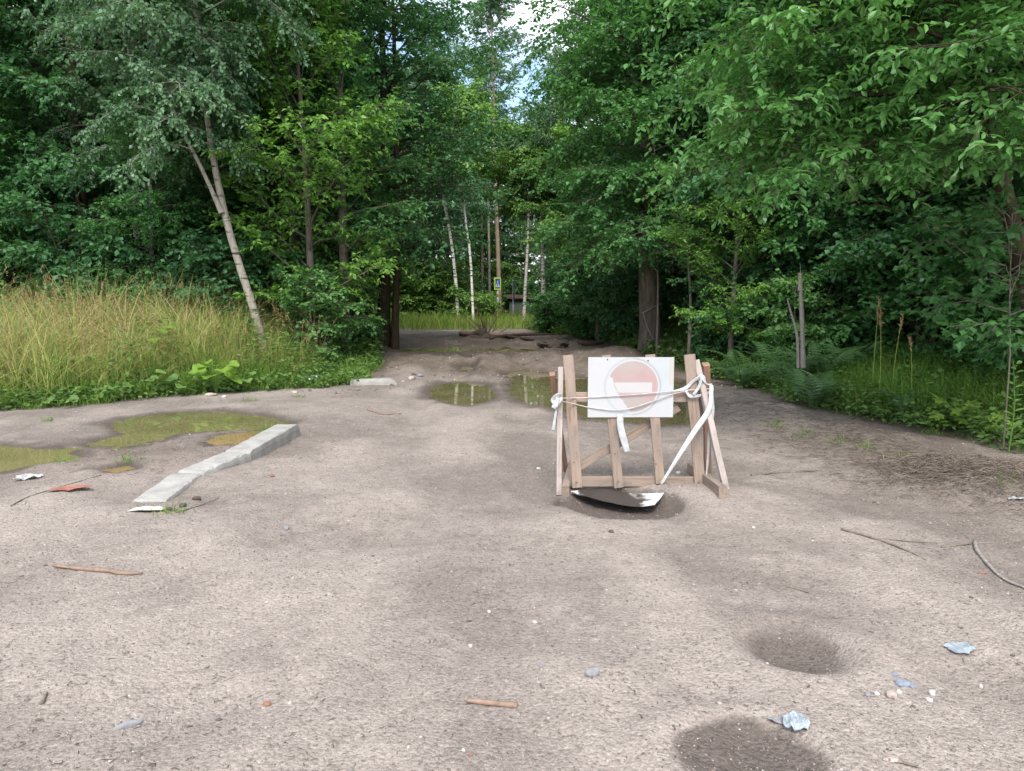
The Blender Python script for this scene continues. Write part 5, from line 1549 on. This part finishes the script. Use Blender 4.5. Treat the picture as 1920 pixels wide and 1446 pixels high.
stick([(330, 962), (370, 950), (410, 935)], .005, 'thin root in front of the kerb end', 'stick')

def icos(sub=2):
    import bmesh
    bm = bmesh.new(); bmesh.ops.create_icosphere(bm, subdivisions=sub, radius=1)
    V = np.array([v.co[:] for v in bm.verts]); F = np.array([[v.index for v in f.verts] for f in bm.faces]); bm.free()
    return V, F
IV, IF = icos(2)
def stone(u, v, sx, sy, sz, mat, label, name='stone', cat='stone', group=None, seed=0, rz=0.0):
    rg = np.random.default_rng(seed * 7 + int(u))
    p = gp(u, v)
    V = IV * (1 + .22 * (np.array([fbm(IV[:, 0] * 1.6 + seed, IV[:, 1] * 1.6 + IV[:, 2] * 1.2, seed + 3, 3)]).T * 3.2))
    V = np.clip(V, -.93, .93) * np.array([sx, sy, sz])
    V[:, 2] += sz * .45
    o = link(name, build_mesh(name, V, [IF], [M[mat]], smooth=False), None, tuple(p))
    o.rotation_euler = (0, 0, rz or rg.uniform(0, 3))
    return tag(o, label, cat, group)
ST = 'small stones on the road'
stone(1672, 1305, .028, .022, .014, 'stone_pink', 'pinkish stone in the little stone cluster at the lower right', group=ST, seed=1)
stone(1692, 1283, .032, .024, .014, 'stone_blue', 'largest blue grey stone of the lower right cluster', group=ST, seed=2)
stone(1711, 1289, .017, .014, .010, 'stone_blue', 'small blue stone touching the largest blue one', group=ST, seed=3)
stone(1677, 1264, .02, .014, .007, 'stone_blue', 'flat bluish chip above the stone cluster', group=ST, seed=4)
stone(1686, 1300, .016, .012, .009, 'stone_white', 'white pebble in the middle of the stone cluster', group=ST, seed=5)
stone(1747, 1301, .014, .02, .011, 'stone_white', 'white pebble at the right of the stone cluster', group=ST, seed=6)
stone(1742, 1314, .012, .014, .009, 'stone_white', 'smaller white pebble below the right hand pebble', group=ST, seed=7)
stone(1644, 1302, .012, .012, .008, 'stone_white', 'white pebble at the left of the stone cluster', group=ST, seed=8)
stone(1627, 1305, .012, .010, .008, 'stone_grey', 'dark grey pebble left of the stone cluster', group=ST, seed=9)
stone(1110, 1266, .035, .02, .02, 'stone_grey', 'dark grey stone in the middle of the foreground', group=ST, seed=10, rz=.3)
stone(882, 1212, .014, .010, .007, 'stone_white', 'bright white chip in the middle foreground', group=ST, seed=11)
stone(917, 1148, .016, .009, .007, 'stone_white', 'cream chip above the bright white chip', group=ST, seed=12)
stone(1002, 1168, .015, .011, .008, 'stone_white', 'cream pebble right of the cream chip', group=ST, seed=13)
stone(1014, 1249, .018, .009, .006, 'stone_grey', 'flat grey chip left of the dark grey stone', group=ST, seed=14)
stone(500, 1322, .016, .014, .010, 'brick', 'orange brick crumb in the left foreground', group=ST, seed=15)
stone(882, 1417, .007, .007, .006, 'brick', 'tiny orange crumb at the bottom of the picture', group=ST, seed=16)
stone(240, 1363, .055, .014, .016, 'stone_grey', 'long flat grey stone at the lower left', group=ST, seed=17, rz=.75)
stone(1842, 1075, .028, .008, .006, 'brick', 'orange wood chip near the forked branch', 'wood_chip', 'wood chip', None, 18, rz=-.1)
stone(1670, 1427, .03, .012, .008, 'stone_pink', 'tan chip at the lower right', group=ST, seed=19, rz=-.1)
stone(1010, 880, .03, .022, .012, 'stone_white', 'white pebble left of the barrier foot', group=ST, seed=20)
stone(1272, 888, .025, .02, .016, 'stone_white', 'white pebble seen between the right barrier slats', group=ST, seed=21)
stone(510, 893, .035, .02, .012, 'brick', 'reddish chip right of the kerb', group=ST, seed=22)
stone(537, 992, .03, .02, .015, 'stone_grey', 'grey pebble on sand in the left middle', group=ST, seed=23)
stone(395, 742, .11, .06, .035, 'stone_pink', 'reddish rubble lump at the edge of the left verge', group=ST, seed=24)
stone(420, 745, .06, .04, .025, 'stone_white', 'pale rubble lump right of the reddish one', group=ST, seed=25)
stone(552, 737, .08, .05, .03, 'stone_pink', 'tan stone at the edge of grass left of the buried kerb', group=ST, seed=26)
stone(772, 712, .10, .07, .05, 'stone_pink', 'pale rubble lump in the washed out hole by the kerb', group=ST, seed=27)
stone(788, 706, .07, .05, .04, 'stone_grey', 'grey stone above the rubble lump by the kerb', group=ST, seed=28)
stone(318, 958, .03, .025, .02, 'clod', 'dark clod in front of the kerb end', 'clod', 'clod', 'dark clods by the kerb', 29)
stone(343, 950, .035, .03, .02, 'clod', 'brown clod right of the kerb end', 'clod', 'clod', 'dark clods by the kerb', 30)
stone(369, 937, .035, .03, .02, 'clod', 'farther dark clod beside the kerb', 'clod', 'clod', 'dark clods by the kerb', 31)
stone(1146, 998, .018, .016, .010, 'clod', 'dark crumb below the hollow', 'clod', 'clod', None, 32)

def clump(name, u, v, sx, sy, sz, mat, label, cat, seed=0):
    p = gp(u, v); CV, CF = icos(3)
    f = np.ones(len(CV))
    for q in range(3):
        k = 1.4 * 2 ** q
        f += .42 / (q + 1) * (vnoise(CV[:, 0] * k + seed, CV[:, 1] * k + 2 * CV[:, 2], seed + q) + vnoise(CV[:, 1] * k - seed, CV[:, 2] * k - CV[:, 0], seed + 9 + q) - 1) * 1.6
    V = CV * f[:, None] * np.array([sx, sy, sz]); V[:, 2] += sz * .15
    o = link(name, build_mesh(name, V, [CF], [M[mat]], smooth=False), None, tuple(p))
    return tag(o, label, cat)

def rag(name, u, v, sx, sy, h, mat, label, cat, rz=0.0, seed=0):
    """crumpled film with folds and thickness"""
    p = gp(u, v); n = 18
    rg = np.random.default_rng(seed)
    an = np.linspace(0, 2 * math.pi, 29)[:-1]
    rad_ = 1 + .45 * fbm(np.cos(an) * 1.7 + seed, np.sin(an) * 1.7, seed, 3) * 2
    rings = 7
    V = [[0, 0, h]]
    for r in range(1, rings + 1):
        f = r / rings
        for a, q in zip(an, rad_):
            x, y = math.cos(a) * sx * f * q, math.sin(a) * sy * f * q
            V.append([x, y, 0])
    V = np.array(V)
    nz = fbm(V[:, 0] / sx * 2.2, V[:, 1] / sx * 2.2, seed + 5, 3); nz2 = np.abs(fbm(V[:, 0] / sx * 4, V[:, 1] / sx * 4, seed + 8, 2))
    V[:, 2] = h * (.55 + 1.6 * nz + 1.2 * nz2) + .004
    k = len(an)
    F3 = np.array([[0, 1 + i, 1 + (i + 1) % k] for i in range(k)])
    F4 = np.array([[1 + (r - 1) * k + i, 1 + r * k + i, 1 + r * k + (i + 1) % k, 1 + (r - 1) * k + (i + 1) % k] for r in range(1, rings) for i in range(k)])
    nb = len(V); V2 = V - [0, 0, .0025]
    o0 = 1 + (rings - 1) * k
    F5 = np.array([[o0 + i, o0 + i + nb, o0 + (i + 1) % k + nb, o0 + (i + 1) % k] for i in range(k)])
    o = link(name, build_mesh(name, np.vstack([V, V2]), [F3, F3[:, ::-1] + nb, F4, F4[:, ::-1] + nb, F5], [M[mat]], smooth=False), None, tuple(p))
    o.rotation_euler = (0, 0, rz)
    return tag(o, label, cat)
rag('plastic_film', 1800, 1217, .075, .05, .008, 'bag_blue', 'flattened bluish plastic film at the right of the foreground', 'litter', .1, 3)
rag('plastic_bag', 1492, 1362, .045, .05, .03, 'bag_blue', 'crumpled white and blue plastic scrap at the damp patch', 'litter', .4, 5)
rag('plastic_film', 1462, 1355, .05, .02, .012, 'stone_grey', 'grey film tail beside the crumpled plastic scrap', 'litter', -.3, 6)
rag('birch_bark', 275, 959, .15, .05, .02, 'stone_white', 'curled white bark strip in front of the kerb end', 'litter', .1, 7)
rag('plastic_bag', 52, 899, .11, .07, .03, 'bag', 'dirty white plastic scrap on the left mud', 'litter', .2, 8)
rag('plastic_scrap', 128, 918, .15, .07, .015, 'red_plastic', 'flat red plastic scrap on the left mud', 'litter', .5, 9)
rag('leaf', 1905, 938, .06, .03, .02, 'bag', 'pale strip lying at the right edge on the litter heap', 'litter', .1, 10)
rag('plastic_bag', 590, 716, .16, .12, .10, 'bag_blue', 'white plastic bag in the grass left of the buried kerb', 'litter', .2, 11)
rag('paper_scrap', 335, 738, .09, .06, .05, 'bag', 'white paper scrap at the edge of the burdocks', 'litter', .3, 12)
rag('paper_scrap', 625, 690, .06, .05, .04, 'bag', 'tiny white scrap caught in the grass', 'litter', .3, 13)

# sand clods / dark bits as larger grit near the camera
# ------------------------------------------------------------------ dead stem, rope on the aspen, logs in the track
Y = 11.9
p = px_path([(1506, 690), (1505, 640), (1503, 580), (1501, 540), (1500, 512)], Y, 10)
org = p[0].copy()
V, F = tubes([(p - org, np.linspace(.04, .027, 10) * (1 + .1 * np.sin(np.arange(10) * 2)), 8),
              (px_path([(1497, 690), (1495, 630), (1484, 590), (1476, 560)], Y + .05, 8) - org, np.linspace(.03, .01, 8), 6)])
ds = empty('dead_tree', tuple(org), 'grey barkless dead stem standing among the ferns', 'tree stump')
link('stem', build_mesh('stem', V, [F], [M['stick_grey']], smooth=True), ds)
V, F = tubes([(px_path([(1499, 545), (1500, 525), (1501, 508), (1500, 494)], Y, 6) - org, np.array([.03, .025, .012, .004, .003, .002]), 6)])
link('splinter', build_mesh('splinter', V, [F], [M['stick_grey']], smooth=True), ds)

for (u0, v0, u1, v1, Y, r, lab) in [(1292, 655, 1290, 470, 16.5, .045, 'thin grey sapling stem right of the aspen'), (1886, 770, 1893, 560, 7.9, .009, 'thin bent sapling at the right picture edge'),
                                    (1340, 660, 1335, 430, 17.5, .05, 'thin dark sapling stem between aspen and dead stem')]:
    p = px_path([(u0, v0), ((u0 + u1) / 2 + 4, (v0 + v1) / 2), (u1, v1), (u1 + 5, v1 - 160)], Y, 10)
    own_tree('sapling', lab, 'tree', 'thin saplings of the right wood edge', p, 'grey_bark', 'maple_leaf' if Y < 10 else 'mid_leaf', seed=int(u0), r0=r, r1=.006, crown=(.45, .99), n1=12, L1=.9, n2=5, ntw=3, kper=5,
             leaf=(.085, .06), elev=(50, 10), droop=.2, twl=.25, sides=6)

AY = 19.6 - .34
rp = empty('rope', tuple(at_y(1207, 585, AY)), 'pale rope tied round the aspen trunk and hanging to the ground', 'rope')
def rope(P, r):
    C = catmull(P, 22) - np.array(rp.location)
    V, F = tubes([(C, np.full(22, r), 6)])
    link('strand', build_mesh('strand', V, [F], [M['stick_grey']], smooth=True), rp)
rope([at_y(1202, 587, 19.5), at_y(1206, 586, AY), at_y(1222, 578, AY), at_y(1240, 569, 19.5)], .017)
rope([at_y(1206, 586, AY), at_y(1211, 605, AY), at_y(1222, 630, AY), at_y(1238, 648, 18.9), at_y(1262, 662, 18.2)], .014)

def log(lst, r0, r1, label, mat='dark_bark', extra=None):
    P = np.array([gp(u, v) for u, v in lst]); P[:, 2] += r0 * .8
    org = P[0].copy(); C = catmull(P, 12) - org
    tb = [(C, np.linspace(r0, r1, 12), 8)]
    for e_, rr in (extra or []):
        tb.append((catmull(np.array(e_) + P[len(P) // 2] - org, 8), np.linspace(rr, rr * .3, 8), 5))
    V, F = tubes(tb)
    tag(link('fallen_log', build_mesh('fallen_log', V, [F, np.array([list(range(8))[::-1]])], [M[mat]], smooth=True), None, tuple(org)), label, 'log', 'logs dumped across the far track')
log([(864, 630), (905, 631), (945, 632), (960, 633)], .10, .06, 'fallen trunk lying across the far track', 'pine_bark')
log([(920, 637), (975, 631), (1040, 630)], .07, .03, 'thin dark branch lying right of the fallen trunk', 'dark_bark')
log([(950, 634), (985, 638), (1000, 640)], .06, .03, 'short dark log in front of the thin branch', 'dark_bark')
log([(1085, 646), (1110, 648), (1130, 645)], .07, .05, 'dark log at the right edge of the far track', 'dark_bark')
clump('root_clump', 900, 634, .42, .3, .22, 'clod', 'brown root clump at the fallen trunk', 'root', 41)
clump('clod', 1040, 648, .4, .3, .13, 'clod', 'dark soil clod at the right of the far puddle', 'clod', 42)
rg = np.random.default_rng(8)
p = gp(912, 632); tb = []
for i in range(16):
    d = np.array([rg.normal(0, .5), rg.normal(0, .4), rg.uniform(.5, 1.4)]); 
    tb.append((catmull([[0, 0, 0], d * .35 + rg.normal(0, .06, 3), d * .75], 6), np.linspace(.03, .008, 6), 4))
V, F = tubes(tb)
tag(link('root_plate', build_mesh('root_plate', V, [F], [M['stick_red']], smooth=True), None, tuple(p)), 'reddish upturned roots sticking up behind the root clump', 'root')

# ------------------------------------------------------------------ crossing signs and shed beyond the bend
M['steel'] = mat_simple('galvanised_steel', (.42, .43, .44), .5, .15, 20)
g = N('sign_lime'); M['lime'] = g.bsdf((.55, .80, .05), .4)
g = N('sign_blue'); M['blue'] = g.bsdf((.03, .13, .45), .4)
g = N('sign_white'); M['white'] = g.bsdf((.8, .8, .8), .4)
g = N('sign_black'); M['black'] = g.bsdf((.02, .02, .02), .5)
g = N('sign_back'); M['back'] = g.bsdf((.16, .19, .24), .5)
def flat(name, parent, poly, y, mat, th=.012):
    P = np.array(poly, float); n = len(P)
    V = np.vstack([np.stack([P[:, 0], np.full(n, y), P[:, 1]], -1), np.stack([P[:, 0], np.full(n, y + th), P[:, 1]], -1)])
    F = [np.array([list(range(n))]), np.array([[n + i for i in range(n)][::-1]]), np.array([[i, i + n, (i + 1) % n + n, (i + 1) % n] for i in range(n)])]
    return link(name, build_mesh(name, V, F, [M[mat]]), parent)
def rect(cx, cz, w, h): return [(cx - w / 2, cz - h / 2), (cx + w / 2, cz - h / 2), (cx + w / 2, cz + h / 2), (cx - w / 2, cz + h / 2)]
SY = 54.0
b = at_y(933, 600, SY); zb = gz(b[0], SY)
s1 = empty('crossing_sign', (float(b[0]), SY, zb), 'blue pedestrian crossing sign on a lime yellow panel beyond the bend', 'road sign', 'signs beyond the bend', rz=.75)
zt = at_y(933, 532, SY)[2] - zb
V, F = tubes([(np.array([[0, .03, -.2], [0, .03, zt + .4]]), np.array([.04, .04]), 8)])
link('post', build_mesh('post', V, [F], [M['steel']], smooth=True), s1)
pn = flat('panel', s1, rect(0, zt, .62, .86), -.02, 'lime', .03)
flat('sign_face', pn, rect(0, zt, .44, .66), -.026, 'blue', .005)
flat('triangle', pn, [(-.18, zt - .24), (.18, zt - .24), (0, zt + .24)], -.032, 'white', .005)
flat('pedestrian', pn, [(-.02, zt + .1), (.03, zt + .1), (.05, zt - .02), (.02, zt - .05), (.08, zt - .19), (.03, zt - .19), (0, zt - .09), (-.05, zt - .19), (-.1, zt - .19), (-.03, zt - .04), (-.05, zt + .02)], -.038, 'black', .005)
flat('band', s1, rect(0, zt - .62, .12, .22), -.02, 'white', .02)
flat('band', s1, rect(0, zt - 1.15, .14, .4), -.02, 'white', .02)
SY2 = 53.0
b = at_y(963, 600, SY2); zb = gz(b[0], SY2)
s2 = empty('crossing_sign', (float(b[0]), SY2, zb), 'grey backed road sign seen almost edge on, right of the crossing sign', 'road sign', 'signs beyond the bend', rz=1.40)
zt = at_y(963, 536, SY2)[2] - zb
V, F = tubes([(np.array([[0, .03, -.2], [0, .03, zt + .4]]), np.array([.045, .045]), 8)])
link('post', build_mesh('post', V, [F], [M['steel']], smooth=True), s2)
flat('panel', s2, rect(0, zt, .7, .7), -.02, 'back', .03)
flat('panel', s2, rect(0, zt - .75, .6, .6), -.02, 'back', .03)

M['shed_wall'] = mat_simple('weathered_green_wall', (.075, .10, .088), .9, .2, 2)
M['shed_roof'] = mat_simple('rusty_roof', (.11, .08, .065), .85, .25, 3)
sy = 60.0
x0, x1 = at_y(955, 600, sy)[0], at_y(1132, 600, sy)[0]
zg = gz((x0 + x1) / 2, sy); ztop = at_y(1000, 560, sy)[2] - zg
shed = empty('shed', (float((x0 + x1) / 2), sy, zg), 'low grey green shed behind the crossing signs', 'shed')
hw = (x1 - x0) / 2
def box(name, parent, x0, x1, y0, y1, z0, z1, mat):
    V = np.array([[x, y, z] for z in (z0, z1) for y in (y0, y1) for x in (x0, x1)], float)
    F = np.array([[0, 2, 3, 1], [4, 5, 7, 6], [0, 1, 5, 4], [2, 6, 7, 3], [0, 4, 6, 2], [1, 3, 7, 5]])
    return link(name, build_mesh(name, V, [F], [M[mat]]), parent)
nbd = 12
for i in range(nbd):
    a_ = -hw + 2 * hw * i / nbd
    box('wall_panel', shed, a_ + .01, a_ + 2 * hw / nbd - .01, -.03 - .01 * (i % 2), .02, -.3, ztop, 'shed_wall')
box('wall', shed, -hw, hw, .02, 3.5, -.3, ztop - .01, 'shed_wall')
box('roof', shed, -hw - .2, hw + .2, -.35, 3.8, ztop + .002, ztop + .3, 'shed_roof')

# reddish dead leaves hanging at the top right
dl_ = at_y(1752, 45, 8.0)
e = empty('dead_leaf_spray', tuple(dl_), 'orange dead leaves hanging at the top right by the willow trunk', 'leaves')
T_, F_ = leaf_template('ovate')
DM = build_mesh('leaf', T_, F_, [M['dead_leaf']], dict(v=np.full(len(T_), .5)))
rg = np.random.default_rng(4)
for i in range(9):
    leaf_obj('leaf', DM, e, rg.normal(0, .09, 3) * np.array([1, .6, .8]), np.array([rg.normal(0, .5), rg.normal(0, .5), -1]), np.array([0, -1.0, .2]) + rg.normal(0, .3, 3), .085, .045)
V, F = tubes([(catmull([[.45, .1, .15], [.2, .05, .12], [0, 0, .05], [-.1, 0, -.05]], 8), np.linspace(.008, .003, 8), 5)])
link('twig', build_mesh('twig', V, [F], [M['dark_bark']], smooth=True), e)
